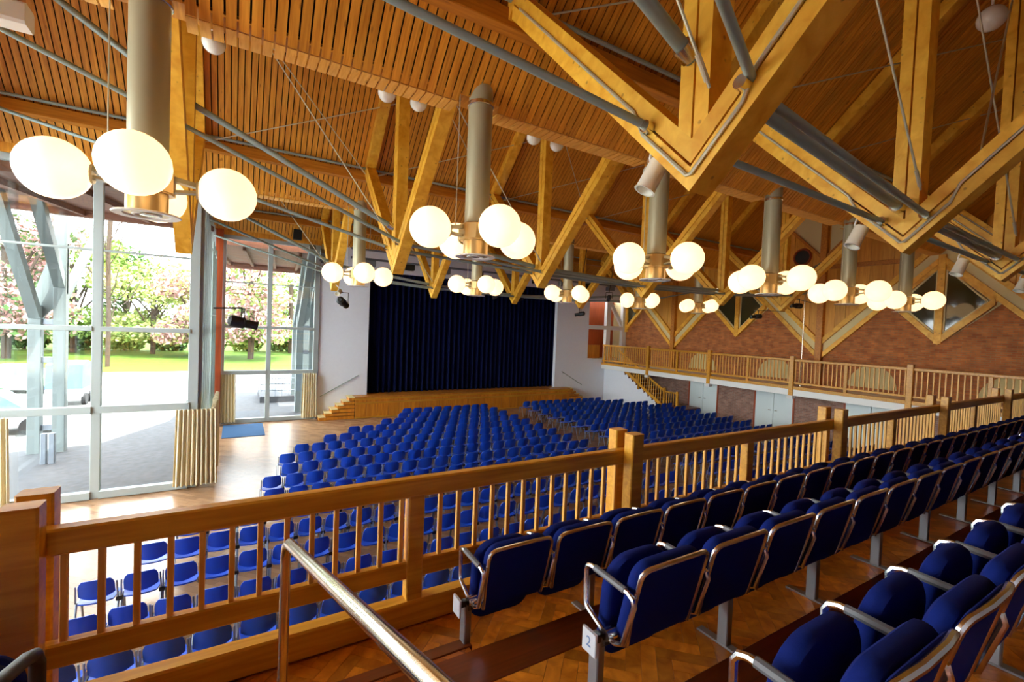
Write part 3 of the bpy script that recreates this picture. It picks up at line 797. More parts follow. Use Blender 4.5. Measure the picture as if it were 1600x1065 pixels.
# ------------------------------------------------------------------ kite trusses
def lean(sgn, d0, d1, L=2.92):
    p = [(0, d0 * r2), (sgn * L, L + d0 * r2), (sgn * L, L + d1 * r2), (0, d1 * r2)]
    return p
HX = 0.125
TM = {}
for nm_, sgn, d0, d1 in (('fo', 1, 0, 0.135), ('fi', 1, 0.155, 0.29), ('no', -1, 0, 0.135), ('ni', -1, 0.155, 0.29)):
    TM[nm_] = MB().prism(lean(sgn, d0, d1), 'x', -HX, HX).mesh('brace', 'beam', False)
ptop = RZ - VB - 0.12
TM['p1'] = MB().prism([(0.01, 0.42), (0.135, 0.545), (0.135, ptop - 0.13), (0.01, ptop)], 'x', -HX, HX).mesh('post', 'beam', False)
TM['p2'] = MB().prism([(-0.135, 0.545), (-0.01, 0.42), (-0.01, ptop), (-0.135, ptop - 0.13)], 'x', -HX, HX).mesh('post', 'beam', False)
for s_, nm_ in ((1, 'rf'), (-1, 'rn')):
    za = ZV + SL * (4 - 0.16) - VB - 0.03; zb = ZV + SL * (4 - 3.05) - VB - 0.03
    TM[nm_] = MB().prism([(s_ * 0.16, za), (s_ * 3.05, zb), (s_ * 3.05, zb - 0.30), (s_ * 0.16, za - 0.30)], 'x', -HX, HX).mesh('rafter', 'beam', False)
TM['con'] = MB().tube([(-0.14, 2.7, 2.92), (-0.14, 0.62, 0.84), (-0.14, 0.50, 0.60), (-0.14, 0.02, 0.13), (-0.14, -0.02, 0.13), (-0.14, -0.42, 0.52), (-0.14, -0.50, 0.72), (-0.14, -2.7, 2.92)], 0.016, 6).mesh('conduit', 'rod')
FRAMES = []
for g, Y0 in enumerate(ROWS):
    for k in range(-1 if g == 0 else 0, 6):
        if g == 2 and k == 0: continue
        x = X0 + k * S
        t = thing('kite_truss', 'yellow timber kite truss with V foot, %s row, %s from the window side' % (ROWNM[g], ordn(k + (2 if g == 0 else 1) - (1 if g == 2 else 0))), 'truss', (x, Y0, VB), 'timber kite trusses of the folded roof')
        for nm_, me in (('brace', 'fo'), ('brace', 'fi'), ('brace', 'no'), ('brace', 'ni'), ('post', 'p1'), ('post', 'p2'), ('rafter', 'rf'), ('rafter', 'rn')):
            link(nm_, TM[me], t, True)
        if g == 0: link('cable_conduit', TM['con'], t, True)
        FRAMES.append((g, k, x, Y0))
# ------------------------------------------------------------------ steel ties threading each truss row
KZ = {-1: 11.0, 0: 8.42, 1: 6.62, 2: 6.17, 3: 6.03, 4: 6.17, 5: 6.62, 6: 7.9}
KS = {-1: 8.6, 0: 7.45, 1: 6.25, 2: 6.03, 3: 5.96, 4: 6.03, 5: 6.25, 6: 6.9}
def kx(k): return max(XEND_T, min(X0 + k * S, XR - 0.26))
for g, Y0 in enumerate(ROWS):
    ks = list(range({0: -1, 1: -1, 2: 0}[g], 7)); XEND_T = XEND[g] + 0.05
    t = thing('tie_tube', 'thick grey steel tie tube sagging through the posts of the %s truss row' % ROWNM[g], 'tie rod', (X0 + 3 * S, Y0, KZ[3]), 'steel tie tubes')
    obj('tube', MB().tube([(kx(k), Y0 + 0.05, KZ[k]) for k in ks], 0.058, 12), 'tie', t)
    for k in range(1, 6):
        obj('collar', MB().tube([(kx(k) - 0.24, Y0 + 0.05, KZ[k] + (KZ[k - 1] - KZ[k]) * 0.24 / S), (kx(k) - HX, Y0 + 0.05, KZ[k] + (KZ[k - 1] - KZ[k]) * 0.125 / S)], 0.078, 12), 'steel', t)
    for sgn in (1, -1):
        t = thing('tie_tube', 'slim grey tie tube along the %s braces of the %s truss row' % ('stage-side' if sgn > 0 else 'gallery-side', ROWNM[g]), 'tie rod', (X0 + 3 * S, Y0 + sgn * 0.3, KS[3]), 'steel tie tubes')
        obj('tube', MB().tube([(kx(k), Y0 + sgn * max(0.18, KS[k] - VB - 0.2), KS[k]) for k in ks], 0.036, 10), 'tie', t)
        for k in range(1, 6):
            yk = Y0 + sgn * max(0.18, KS[k] - VB - 0.2)
            obj('collar', MB().tube([(kx(k) - 0.2, yk, KS[k] + 0.01), (kx(k) - HX, yk, KS[k])], 0.052, 10), 'steel', t)
# thin bracing rods
def rod(a, b, label):
    t = thing('bracing_rod', label, 'rod', a, 'thin steel bracing rods under the roof')
    obj('rod', MB().tube([a, b], 0.013, 6), 'rod', t)
    d = (Vector(b) - Vector(a)).normalized()
    obj('turnbuckle', MB().tube([Vector(a) + d * 0.05, Vector(a) + d * 0.25], 0.022, 8), 'rod', t)
for g, Y0 in enumerate(ROWS):
    for k in range(1, 6):
        x = X0 + k * S
        if g == 0 or k < 3:
            rod((x - 0.14, Y0 - 0.15, 6.35 if g == 0 else 6.3), (x - S, Y0, RZ - 0.3), 'thin rod from %s %s-row truss foot up towards the windows' % (ordn(k), ROWNM[g]))
    for k in range(0, 4):
        x = X0 + k * S
        if g == 2 and k == 0: continue
        rod((x + 0.14, Y0 + 2.85, 8.62), (x + 2 * S if k < 4 else XR, Y0 + 0.2, RZ - 0.35), 'thin rod along the ceiling slope from %s %s-row truss corner' % (ordn(k + 1), ROWNM[g]))
        if g == 1 and k > 0:
            rod((x - 0.14, Y0 + 2.85, 8.62), (x - S, Y0 + 0.2, RZ - 0.35), 'thin rod up the ceiling slope before %s middle-row truss corner' % ordn(k + 1))
for k in range(1, 4):
    rod((X0 + k * S + 0.14, 2.4 - 0.55, 6.45), (X0 + (k + 1) * S, 2.4, RZ - 0.3), 'thin rod from %s nearest-row truss foot up towards the balcony' % ordn(k))
# ------------------------------------------------------------------ globe lamps
LZ = 5.56
def make_lamp(label):
    t = thing('globe_chandelier', label, 'lamp', (0, 0, 0), 'four-globe lamps on air ducts')
    obj('duct', MB().lathe([(0.185, 0.52), (0.185, 2.9)], 28), 'duct', t, True)
    obj('duct_collar', MB().lathe([(0.187, 2.27), (0.205, 2.28), (0.205, 2.33), (0.187, 2.34)], 28), 'steel', t, True)
    oc = [(0.30, 0.30, 0.0)]
    hub = MB()
    c_ = 0.24; e_ = 0.12
    poly = [(c_, -e_), (c_, e_), (e_, c_), (-e_, c_), (-c_, e_), (-c_, -e_), (-e_, -c_), (e_, -c_)]
    hub.prism(poly, 'z', 0.26, 0.49)
    obj('hub', hub, 'lamplit_metal', t, True)
    obj('drum', MB().lathe([(0.235, 0.245), (0.235, 0.262), (0.19, 0.245), (0.19, 0.03), (0.20, 0.02)], 28), 'lamplit_metal', t, True)
    d = obj('diffuser', MB().lathe([(0.12, 0.035), (0.20, 0.03), (0.30, 0.02), (0.31, 0.01), (0.30, 0.0), (0.215, 0.006), (0.205, 0.028)], 32, cap=False), 'white', t, True)
    obj('inner_ring', MB().lathe([(0.13, 0.03), (0.135, 0.002), (0.115, 0.0), (0.10, 0.02)], 24, cap=False), 'white', d, True)
    obj('core', MB().lathe([(0.205, 0.03), (0.205, 0.034)], 24), 'black', d, True)
    obj('button', MB().lathe([(0.06, 0.03), (0.065, 0.006), (0.03, 0.0)], 20), 'steel', d, True)
    for i in range(4):
        a = math.pi / 2 * i; dx, dy = math.cos(a), math.sin(a)
        R_ = Matrix.Rotation(a, 4, 'Z')
        arm = MB().bar((0.22, 0, 0.44), (0.47, 0, 0.40), 0.11, 0.05).bar((0.22, 0, 0.30), (0.47, 0, 0.33), 0.11, 0.03)
        arm.tube([(0.44, 0, 0.36), (0.50, 0, 0.36)], 0.10, 16)
        obj('arm', arm.xf(R_), 'duct', t, True)
        g = MB().sphere((0, 0, 0), 0.30, 24, 15, -0.97, 1.0)
        g.xf(R_ @ Matrix.Translation((0.745, 0, 0.36)) @ Matrix.Rotation(math.pi / 2, 4, 'Y'))
        obj('globe', g, 'globe', t, True)
    obj('cord', MB().tube([(-0.34, 0.02, 0.46), (-0.34, 0.02, 2.6)], 0.007, 6), 'rod', t, True)
    return t
# local objects must not get the world offset
_lp = None
n_ = 0
for r_, yl in enumerate(LAMPY):
    for k in range(0 if r_ == 0 else 1, 6):
        nm = 'four-globe lamp on a grey duct, %s row, %s from the window side' % ('front' if r_ == 0 else 'back', ordn(k + 1 if r_ == 0 else k))
        if _lp is None:
            _lp = make_lamp(nm); _lp.location = (X0 + k * S, yl, LZ)
        else:
            dup(_lp, (X0 + k * S, yl, LZ), 0, nm)
# ------------------------------------------------------------------ small ceiling globes
cg = [(-0.32, 6.95, 7.83, 'above the nearest big lamp'), (1.84, 6.95, 7.85, 'first of the pair before the second duct'), (2.33, 6.95, 7.85, 'second of the pair before the second duct'),
      (4.47, 6.95, 7.85, 'first of the pair after the second duct'), (4.98, 6.95, 7.85, 'second of the pair after the second duct'), (7.4, 6.95, 7.86, 'behind the white spotlight')]
for (x, y, z, s_) in cg:
    t = thing('ceiling_globe', 'small unlit opal globe under the ceiling lip, %s' % s_, 'lamp', (x, y, z), 'small unlit ceiling globes')
    obj('globe', MB().sphere((x, y, z + 0.06), 0.13, 18, 10), 'opal', t)
    obj('fitting', MB().lathe([(0.06, 0.12), (0.06, 0.62)], 12, (x, y, z)), 'white', t)
t = thing('ceiling_globe', 'unlit opal globe high in the upper corner above the seats', 'lamp', (9.75, 2.42, 9.5), 'small unlit ceiling globes')
obj('globe', MB().sphere((9.75, 2.42, 9.5), 0.18, 20, 12), 'opal', t)
obj('fitting', MB().tube([(9.75, 2.42, 9.7), (9.75, 2.42, 11.5)], 0.02, 8), 'white', t)
# ------------------------------------------------------------------ spotlights
def spot_white(loc, aim, label, hang=None):
    t = thing('spotlight', label, 'spotlight', loc, 'white can spotlights on the trusses')
    L = Vector(loc); d = (Vector(aim) - L).normalized()
    q = d.to_track_quat('Z', 'Y').to_matrix().to_4x4(); q.translation = L
    obj('can', MB().lathe([(0.04, -0.16), (0.085, -0.15), (0.09, 0.12), (0.1, 0.14), (0.08, 0.14), (0.07, 0.02)], 18).xf(q), 'whitelamp', t)
    obj('bracket', MB().tube([L + Vector((0, 0, 0.06)), L + Vector((0, 0.03, 0.18)), Vector(hang) if hang else L + Vector((-0.02, -0.05, 0.42))], 0.012, 6), 'white', t)
for k, s_ in ((1, 'first'), (2, 'second'), (3, 'third'), (4, 'fourth')):
    x = X0 + k * S
    spot_white((x + 0.08, 2.98, 5.92), (x - 0.22, 3.15, 5.2), 'small white can spotlight under the V foot of the %s large truss' % s_)
spot_white((3.2, 17.9, 5.55), (2.6, 17.0, 5.0), 'tiny white spotlight on the truss in front of the curtain', (3.12, 18.3, 5.9))
def theatre_light(loc, aim, hang, label, sc=1.0):
    t = thing('stage_light', label, 'stage light', loc, 'black theatre spotlights')
    L = Vector(loc); d = (Vector(aim) - L).normalized()
    q = d.to_track_quat('Z', 'Y').to_matrix().to_4x4() @ Matrix.Scale(sc, 4); q.translation = L
    obj('body', MB().lathe([(0.06, -0.26), (0.11, -0.22), (0.11, 0.02), (0.08, 0.05), (0.08, 0.22), (0.095, 0.26), (0.075, 0.26), (0.06, 0.2)], 16).xf(q), 'black', t)
    obj('lens', MB().lathe([(0.078, 0.2), (0.06, 0.23)], 14).xf(q), 'carglass', t)
    sd = d.cross(Vector((0, 0, 1))).normalized() * 0.15 * sc
    top = L + Vector((0, 0, 0.28 * sc))
    obj('yoke', MB().tube([L + sd, top + sd, top - sd, L - sd], 0.014, 6), 'black', t)
    obj('hanger', MB().tube([top, Vector(hang)], 0.014, 6), 'black', t)
theatre_light((3.45, 18.4, 5.2), (4.2, 19.6, 4.8), (3.15, 18.4, 5.72), 'black stage light hanging below a truss against the white wall', 1.35)
theatre_light((20.0, 12.0, 5.45), (17.5, 13.2, 5.2), (22.38, 12.0, 5.8), 'black stage light in front of the brick wall, nearer the stage')
theatre_light((20.0, 10.3, 5.9), (17.5, 11.2, 5.9), (22.38, 10.9, 6.2), 'black stage light in front of the brick wall by the steel pole')
theatre_light((15.1, 18.4, 5.35), (14, 20, 5), (15.1, 18.4, 5.75), 'small stage light under the truss beside the curtain edge')
theatre_light((12.2, 14.9, 5.95), (11, 17.5, 5.2), (12.2, 14.6, 7.95), 'stage light between the back-row lamps, one of two', 0.9)
theatre_light((13.8, 14.9, 5.95), (15.6, 17.2, 5.3), (13.8, 14.6, 7.95), 'stage light between the back-row lamps, pointing aside', 0.9)
theatre_light((11.6, 18.6, 5.9), (11.9, 20.6, 5.2), (11.6, 18.4, 6.3), 'stage light in front of the curtain top, second of two', 0.8)
theatre_light((10.2, 18.6, 5.9), (10.4, 20.6, 5.2), (10.2, 18.4, 6.3), 'stage light in front of the curtain top, first of two', 0.8)
t = thing('lighting_stand', 'tall steel lighting poles with a black spotlight arm beside the window corner', 'light stand', (-0.62, 16.0, 0))
for yy in (15.6, 16.6, 17.6): obj('pole', MB().tube([(-0.62, yy, 0), (-0.62, yy, 6.6)], 0.028, 8), 'tie', t)
for zz_ in (4.5, 6.35): obj('cross_tube', MB().tube([(-0.62, 15.3, zz_), (-0.62, 17.9, zz_)], 0.025, 8), 'tie', t)
obj('arm', MB().tube([(-0.62, 15.8, 4.72), (0.12, 15.8, 4.76), (0.14, 15.8, 4.6)], 0.022, 8), 'black', t)
theatre_light((0.14, 15.8, 4.32), (1.2, 16.0, 4.1), (0.14, 15.8, 4.62), 'black stage light on an arm in front of the far window', 1.5)
t = thing('steel_pole', 'thin steel pole in front of the balcony rail', 'pole', (20.62, 10.28, 2.42))
obj('pole', MB().tube([(20.62, 10.28, 2.42), (20.62, 10.28, 6.9)], 0.03, 8), 'steel', t)
t = thing('loudspeaker', 'black box loudspeaker hanging above the far window', 'speaker', (2.15, 22.1, 8.2))
obj('cabinet', MB().cbox(2.0, 2.34, 21.95, 22.2, 7.95, 8.5, 0.02), 'boxdark', t)
obj('hanger', MB().tube([(2.17, 22.08, 8.5), (2.17, 22.08, 8.8)], 0.03, 8), 'tie', t)
t = thing('projector_box', 'white box fixed under the ceiling in the upper corner', 'box', (-1.66, 5.2, 6.75))
obj('housing', MB().cbox(-1.95, -1.39, 4.85, 5.04, 6.60, 6.76, 0.02), 'white', t)
obj('shelf', MB().cbox(-2.0, -1.44, 4.83, 5.05, 6.765, 6.95, 0.02), 'purlin', t)
obj('hanger', MB().tube([(-1.6, 4.95, 6.9), (-1.6, 4.95, 9.2)], 0.03, 8), 'tie', t)
t = thing('lighting_bar', 'grey lighting batten with fittings above the stage curtain', 'lighting bar', (11, 20.9, 7.2))
obj('bar', MB().tube([(4.2, 20.9, 7.3), (20.2, 20.9, 7.3)], 0.05, 8), 'bluegrey', t)
obj('bar', MB().tube([(4.2, 20.9, 7.7), (20.2, 20.9, 7.7)], 0.04, 8), 'bluegrey', t)
for i in range(9): obj('fitting', MB().cbox(4.8 + i * 1.8, 5.25 + i * 1.8, 20.75, 21.05, 6.98, 7.24, 0.02), 'boxdark' if i % 2 else 'bluegrey', t)
for i in range(5): obj('hanger', MB().tube([(5 + i * 3.6, 20.9, 7.7), (5 + i * 3.6, 20.9, 9.2)], 0.015, 6), 'rod', t)
# ------------------------------------------------------------------ drapes and the mat
def drape(x0, x1, yc, z0, z1, folds, amp, label, axis='x', taper=1.1, seed=1):
    t = tag(obj('window_drape', pleats(x0, x1, yc, z0, z1, folds, amp, taper=taper, axis=axis, seed=seed), 'drape'), label, 'curtain', 'short pleated drapes below the window rail')
drape(-1.28, -0.42, 14.15, 0.12, 2.08, 9, 0.055, 'pleated beige drape at the inner end of the near window', seed=2)
drape(-4.85, -4.25, 14.15, 0.10, 2.08, 7, 0.055, 'pleated beige drape at the edge of the picture, near window', seed=3)
drape(14.35, 17.4, -0.5, 0.12, 2.08, 14, 0.06, 'pleated beige drape along the return wall between the windows', 'y', seed=4)
drape(-0.62, -0.02, 22.15, 0.10, 2.1, 6, 0.05, 'pleated beige drape at the corner-post side of the far window', seed=5)
drape(2.55, 3.12, 22.15, 0.10, 2.1, 6, 0.05, 'pleated beige drape of the far window beside the stage steps', seed=6)
tag(obj('floor_mat', MB().cbox(-0.42, 1.0, 19.7, 22.0, 0.0, 0.02, 0.008), 'mat'), 'blue-grey mat on the parquet before the far window', 'mat')
# ------------------------------------------------------------------ chairs on the hall floor
def shell(w, z0, z1, nx=10, nz=5, bow=0.05, t=0.014, sag=0.05, lean_=0.06):
    vs = []; fs = []
    for side in (0, 1):
        for j in range(nz + 1):
            v = j / nz
            for i in range(nx + 1):
                u = i / nx * 2 - 1
                ww = w * (1 - 0.10 * max(0, v - 0.75) / 0.25 * abs(u) ** 3)
                x = u * ww / 2
                zb = z0 + sag * u * u; zt = z1 - 0.018 * u * u - 0.03 * max(0, abs(u) - 0.8) / 0.2
                z = zb + (zt - zb) * v
                y = -bow * (1 - u * u) + lean_ * (1 - v) + (t if side else 0)
                vs.append((x, y, z))
    k = (nx + 1) * (nz + 1)
    for j in range(nz):
        for i in range(nx):
            a = j * (nx + 1) + i
            fs.append((a, a + nx + 1, a + nx + 2, a + 1)[::-1]); fs.append((k + a, k + a + 1, k + a + nx + 2, k + a + nx + 1)[::-1])
    for i in range(nx):
        fs.append((i, i + 1, k + i + 1, k + i)[::-1]); a = nz * (nx + 1) + i
        fs.append((a, k + a, k + a + 1, a + 1)[::-1])
    for j in range(nz):
        a = j * (nx + 1); fs.append((a, k + a, k + a + nx + 1, a + nx + 1)[::-1])
        a += nx; fs.append((a, a + nx + 1, k + a + nx + 1, k + a)[::-1])
    return MB().add(vs, fs)
def seat_pan():
    vs = []; fs = []; nx, ny = 8, 6
    for side in (0, 1):
        for j in range(ny + 1):
            v = j / ny
            for i in range(nx + 1):
                u = i / nx * 2 - 1
                wid = 0.43 - 0.05 * (1 - v) ** 2 - (0.04 * (v - 0.8) / 0.2 if v > 0.8 else 0)
                z = 0.455 - 0.03 * (1 - (2 * v - 1) ** 2) * (1 - u * u) - (0.05 * ((v - 0.75) / 0.25) ** 2 if v > 0.75 else 0) - 0.02 * side + 0.03 * (1 - v)
                vs.append((u * wid / 2, 0.0 + 0.43 * v - 0.045 * (1 - u * u) * (1 - v), z))
    k = (nx + 1) * (ny + 1)
    for j in range(ny):
        for i in range(nx):
            a = j * (nx + 1) + i
            fs.append((a, a + 1, a + nx + 2, a + nx + 1)); fs.append((k + a, k + a + nx + 1, k + a + nx + 2, k + a + 1))
    for i in range(nx):
        fs.append((i, k + i, k + i + 1, i + 1)); a = ny * (nx + 1) + i; fs.append((a, a + 1, k + a + 1, k + a))
    for j in range(ny):
        a = j * (nx + 1); fs.append((a, a + nx + 1, k + a + nx + 1, k + a)); a += nx; fs.append((a, k + a, k + a + nx + 1, a + nx + 1))
    return MB().add(vs, fs)
def leg_frame(s_):
    x = s_ * 0.226
    m = MB().tube([(x, -0.02, 0.0), (x, 0.10, 0.43), (x, 0.30, 0.43), (x, 0.42, 0.0)], 0.013, 6)
    m.tube([(x, 0.14, 0.43), (x, 0.06, 0.47), (x * 0.97, 0.02, 0.72)], 0.011, 6)
    return m
cb_, cs_, cl_, cr_ = shell(0.395, 0.50, 0.80), seat_pan(), leg_frame(-1), leg_frame(1)
me_b, me_s, me_l, me_r = cb_.mesh('backrest', 'shell'), cs_.mesh('seat', 'shell'), cl_.mesh('leg_frame', 'chairleg'), cr_.mesh('leg_frame', 'chairleg')
cc_ = MB().cbox(0.20, 0.275, 0.07, 0.20, 0.395, 0.455, 0.01); me_c = cc_.mesh('connector', 'black')
starts = [5.9, 5.4, 4.6, 3.3, 2.1, 1.4, 1.1, 0.9, 0.6, 0.4, -0.9, -1.7, -1.9, -1.9, -1.9]
spots = []
for i in range(15):
    yy = 19.4 - 0.93 * i
    j = 0
    while 10.28 - 0.475 * j > starts[i] + 0.15:
        spots.append((10.28 - 0.475 * j, yy, 'left', i, j)); j += 1
    xa = 12.75 - 0.06 * i; xe = (17.6, 18.7, 19.3)[i] if i < 3 else 20.2
    j = 0
    while xa + 0.475 * j < xe:
        spots.append((xa + 0.475 * j, yy, 'right', i, j)); j += 1
def depth(p): return p[0] * _fwd[0] + p[1] * _fwd[1] + (0.6 - EYE) * _fwd[2]
def inframe(p):
    d = depth(p); r = p[0] * _right[0] + p[1] * _right[1] + (0.6 - EYE) * _right[2]
    return abs(r / d * FPX) < 815
vis = sorted([p for p in spots if inframe(p)], key=depth)
far = MB(); farl = MB(); farm = MB()
for idx, (x, y, blk, i, j) in enumerate(vis):
    rz = random.uniform(-0.035, 0.035); dx = random.uniform(-0.012, 0.012); dy = random.uniform(-0.025, 0.025)
    if idx < 300:
        lab = 'blue shell chair, %s row from the stage, %s from the aisle, %s block' % (ordn(i + 1), ordn(j + 1), 'window-side' if blk == 'left' else 'balcony-side')
        t = thing('stacking_chair', lab, 'chair', (x + dx, y + dy, 0), 'blue shell chairs in rows on the hall floor', rz)
        if j: link('connector', me_c, t, True)
        link('backrest', me_b, t, True); link('seat', me_s, t, True); link('leg_frame', me_l, t, True); link('leg_frame', me_r, t, True)
    else:
        mm = Matrix.Translation((x + dx, y + dy, 0)) @ Matrix.Rotation(rz, 4, 'Z')
        far.join(cb_, mm).join(cs_, mm); farl.join(cl_, mm).join(cr_, mm); farm.join(cc_, mm)
fo = thing('far_chairs', 'remaining far rows of blue shell chairs towards the stage and balcony', 'chairs', (12, 16, 0))
fo['kind'] = 'stuff'
if far.v:
    obj('shells', far, 'shell', fo, kind='stuff'); obj('legs', farl, 'chairleg', fo, kind='stuff'); obj('connectors', farm, 'black', fo, kind='stuff')
# ------------------------------------------------------------------ tip-up seats on the gallery
PITCH_S = 0.53
T1 = Matrix.Translation((0, 0.075, 0.615)) @ Matrix.Rotation(math.radians(13), 4, 'X')
SM = {}
SM['cushion'] = MB().pad(0.465, 0.44, 0.08, 0.06, 0.085, 5, Matrix.Translation((0, 0.072, 0.632)) @ Matrix.Rotation(math.radians(13), 4, 'X')).mesh('back_cushion', 'fabric')
SM['shell'] = MB().pad(0.452, 0.43, 0.022, 0.03, 0.055, 5, Matrix.Translation((0, 0.028, 0.632)) @ Matrix.Rotation(math.radians(13), 4, 'X')).mesh('back_shell', 'fabric')
def back_tube():
    loc = []
    for (x, z) in ((-0.218, -0.19), (-0.232, 0.0), (-0.234, 0.17)): loc.append((x, 0.0, z))
    for i in range(1, 5):
        a = math.pi - math.pi / 2 * i / 4
        loc.append((-0.179 + 0.055 * math.cos(a), 0, 0.182 + 0.055 * math.sin(a)))
    loc += [(-0.08, 0, 0.249), (0.08, 0, 0.249)]
    loc = loc + [(-p[0], p[1], p[2]) for p in reversed(loc[:-2])]
    bow = [(x, -0.022 * (1 - (x / 0.24) ** 2) * (1 if z > 0.1 else 0.2), z) for x, y, z in loc]
    T = Matrix.Translation((0, 0.03, 0.61)) @ Matrix.Rotation(math.radians(13), 4, 'X')
    return MB().tube([T @ Vector(p) for p in bow], 0.0125, 8)
SM['tube'] = back_tube().mesh('back_frame', 'chrome')
SM['seat'] = MB().pad(0.45, 0.53, 0.085, 0.10, 0.15, 5, Matrix.Translation((0, 0.235, 0.52)) @ Matrix.Rotation(math.radians(5), 4, 'X')).mesh('folded_seat', 'fabric')
XA = -PITCH_S / 2
def arm():
    p = [(XA, -0.01, 0.67), (XA, 0.0, 0.70), (XA, 0.03, 0.715), (XA, 0.28, 0.725), (XA, 0.31, 0.715), (XA, 0.325, 0.69), (XA, 0.32, 0.53), (XA, 0.30, 0.50), (XA, 0.15, 0.435), (XA, 0.10, 0.435), (XA, 0.05, 0.46)]
    return MB().tube(p, 0.0125, 8, True)
SM['arm'] = arm().mesh('arm_loop', 'chrome')
SM['armpad'] = MB().tube([(XA, 0.05, 0.717), (XA, 0.26, 0.726)], 0.017, 8).mesh('arm_pad', 'armgrey')
SM['hinge'] = MB().tube([(XA - 0.03, 0.14, 0.46), (XA + 0.03, 0.14, 0.46)], 0.03, 10).mesh('hinge', 'steel')
SM['beam'] = MB().cbox(XA, XA + PITCH_S, 0.19, 0.25, 0.35, 0.40, 0.006).mesh('support_beam', 'black')
SM['leg'] = MB().cbox(XA - 0.02, XA + 0.03, 0.19, 0.26, 0.01, 0.40, 0.006).mesh('leg', 'legsteel')
SM['foot'] = MB().cbox(XA - 0.025, XA + 0.035, 0.06, 0.40, 0.0, 0.014, 0.004).mesh('foot', 'legsteel')
SM['plate'] = MB().cbox(XA - 0.085, XA - 0.07, 0.14, 0.24, 0.36, 0.47, 0.004).mesh('number_plate', 'numplate')
SM['platearm'] = MB().cbox(XA - 0.07, XA - 0.02, 0.17, 0.21, 0.40, 0.44, 0.004).mesh('plate_bracket', 'black')
rowdef = ((2.41, 2.30, 1.58, 'row beside the railing'), (1.45, 2.58, 1.84, 'second row from the railing'), (0.45, 2.86, 1.54, 'third row from the railing'))
for ri, (yb, zt, xs, nm) in enumerate(rowdef):
    x = xs; j = 0
    while x < 19.6 and j < 36:
        t = thing('tip_up_seat', 'blue upholstered tip-up seat with chrome frame, %s, %s from the aisle' % (nm, ordn(j + 1)), 'seat', (x, yb, zt), 'tip-up seats on the gallery')
        for nm_, key in (('back_cushion', 'cushion'), ('back_shell', 'shell'), ('back_frame', 'tube'), ('folded_seat', 'seat'), ('arm_loop', 'arm'), ('arm_pad', 'armpad'), ('hinge', 'hinge'), ('support_beam', 'beam')):
            link(nm_, SM[key], t, True)
        if j % 2 == 0:
            link('leg', SM['leg'], t, True); link('foot', SM['foot'], t, True)
        if j == 0:
            pl = link('number_plate', SM['plate'], t, True); link('plate_bracket', SM['platearm'], t, True)
            if ri != 1:
                x += PITCH_S; j += 1; continue
            fc = bpy.data.curves.new('row_number', 'FONT'); fc.body = str(ri + 1); fc.size = 0.07; fc.extrude = 0.0008
            fc.align_x = 'CENTER'; fc.align_y = 'CENTER'; fc.materials.append(M['print'])
            tmp = bpy.data.objects.new('row_number', fc); COL.objects.link(tmp)
            bpy.context.view_layer.update()
            fme = bpy.data.meshes.new_from_object(tmp.evaluated_get(bpy.context.evaluated_depsgraph_get()))
            bpy.data.objects.remove(tmp)
            fo_ = bpy.data.objects.new('row_number', fme); COL.objects.link(fo_); fo_.parent = pl
            fo_.location = (XA - 0.0862, 0.19, 0.415); fo_.rotation_euler = (math.pi / 2, 0, -math.pi / 2)
        x += PITCH_S; j += 1
for j in range(3):
    t = thing('tip_up_seat', 'blue upholstered tip-up seat across the aisle by the railing, %s from the aisle' % ordn(j + 1), 'seat', (-0.955 - PITCH_S * j, 2.41, 2.30), 'tip-up seats on the gallery')
    for nm_, key in (('back_cushion', 'cushion'), ('back_shell', 'shell'), ('back_frame', 'tube'), ('folded_seat', 'seat'), ('arm_loop', 'arm'), ('arm_pad', 'armpad'), ('hinge', 'hinge'), ('support_beam', 'beam'), ('leg', 'leg'), ('foot', 'foot')):
        link(nm_, SM[key], t, True)
# ================================================================== OUTSIDE
struct('roof_overhang', MB().box(-7.0, -1.05, 14.55, 18.65, 7.5, 7.75), 'soffit', 'brown timber eaves outside the near window')
struct('roof_overhang', MB().box(-1.0, 4.2, 22.7, 30.0, 7.5, 7.75), 'soffit', 'brown timber eaves outside the far window')
for i in range(4):
    struct('beam_eaves', MB().bar((-6.6 + i * 1.6, 14.6, 7.42), (-5.6 + i * 1.6, 18.6, 7.42), 0.12, 0.16), 'soffit', 'slanting eaves timber outside the near window')
for i in range(5):
    struct('beam_eaves', MB().bar((-0.9 + i * 1.1, 22.9, 7.42), (-0.4 + i * 1.1, 29.9, 7.42), 0.12, 0.16), 'soffit', 'eaves timber outside the far window')
struct('beam_eaves', MB().box(-7.0, -1.05, 18.5, 18.7, 7.3, 7.8), 'soffit', 'edge board of the near eaves')
struct('beam_eaves', MB().box(-1.0, 4.2, 29.9, 30.1, 7.2, 7.8), 'soffit', 'edge board of the far eaves')
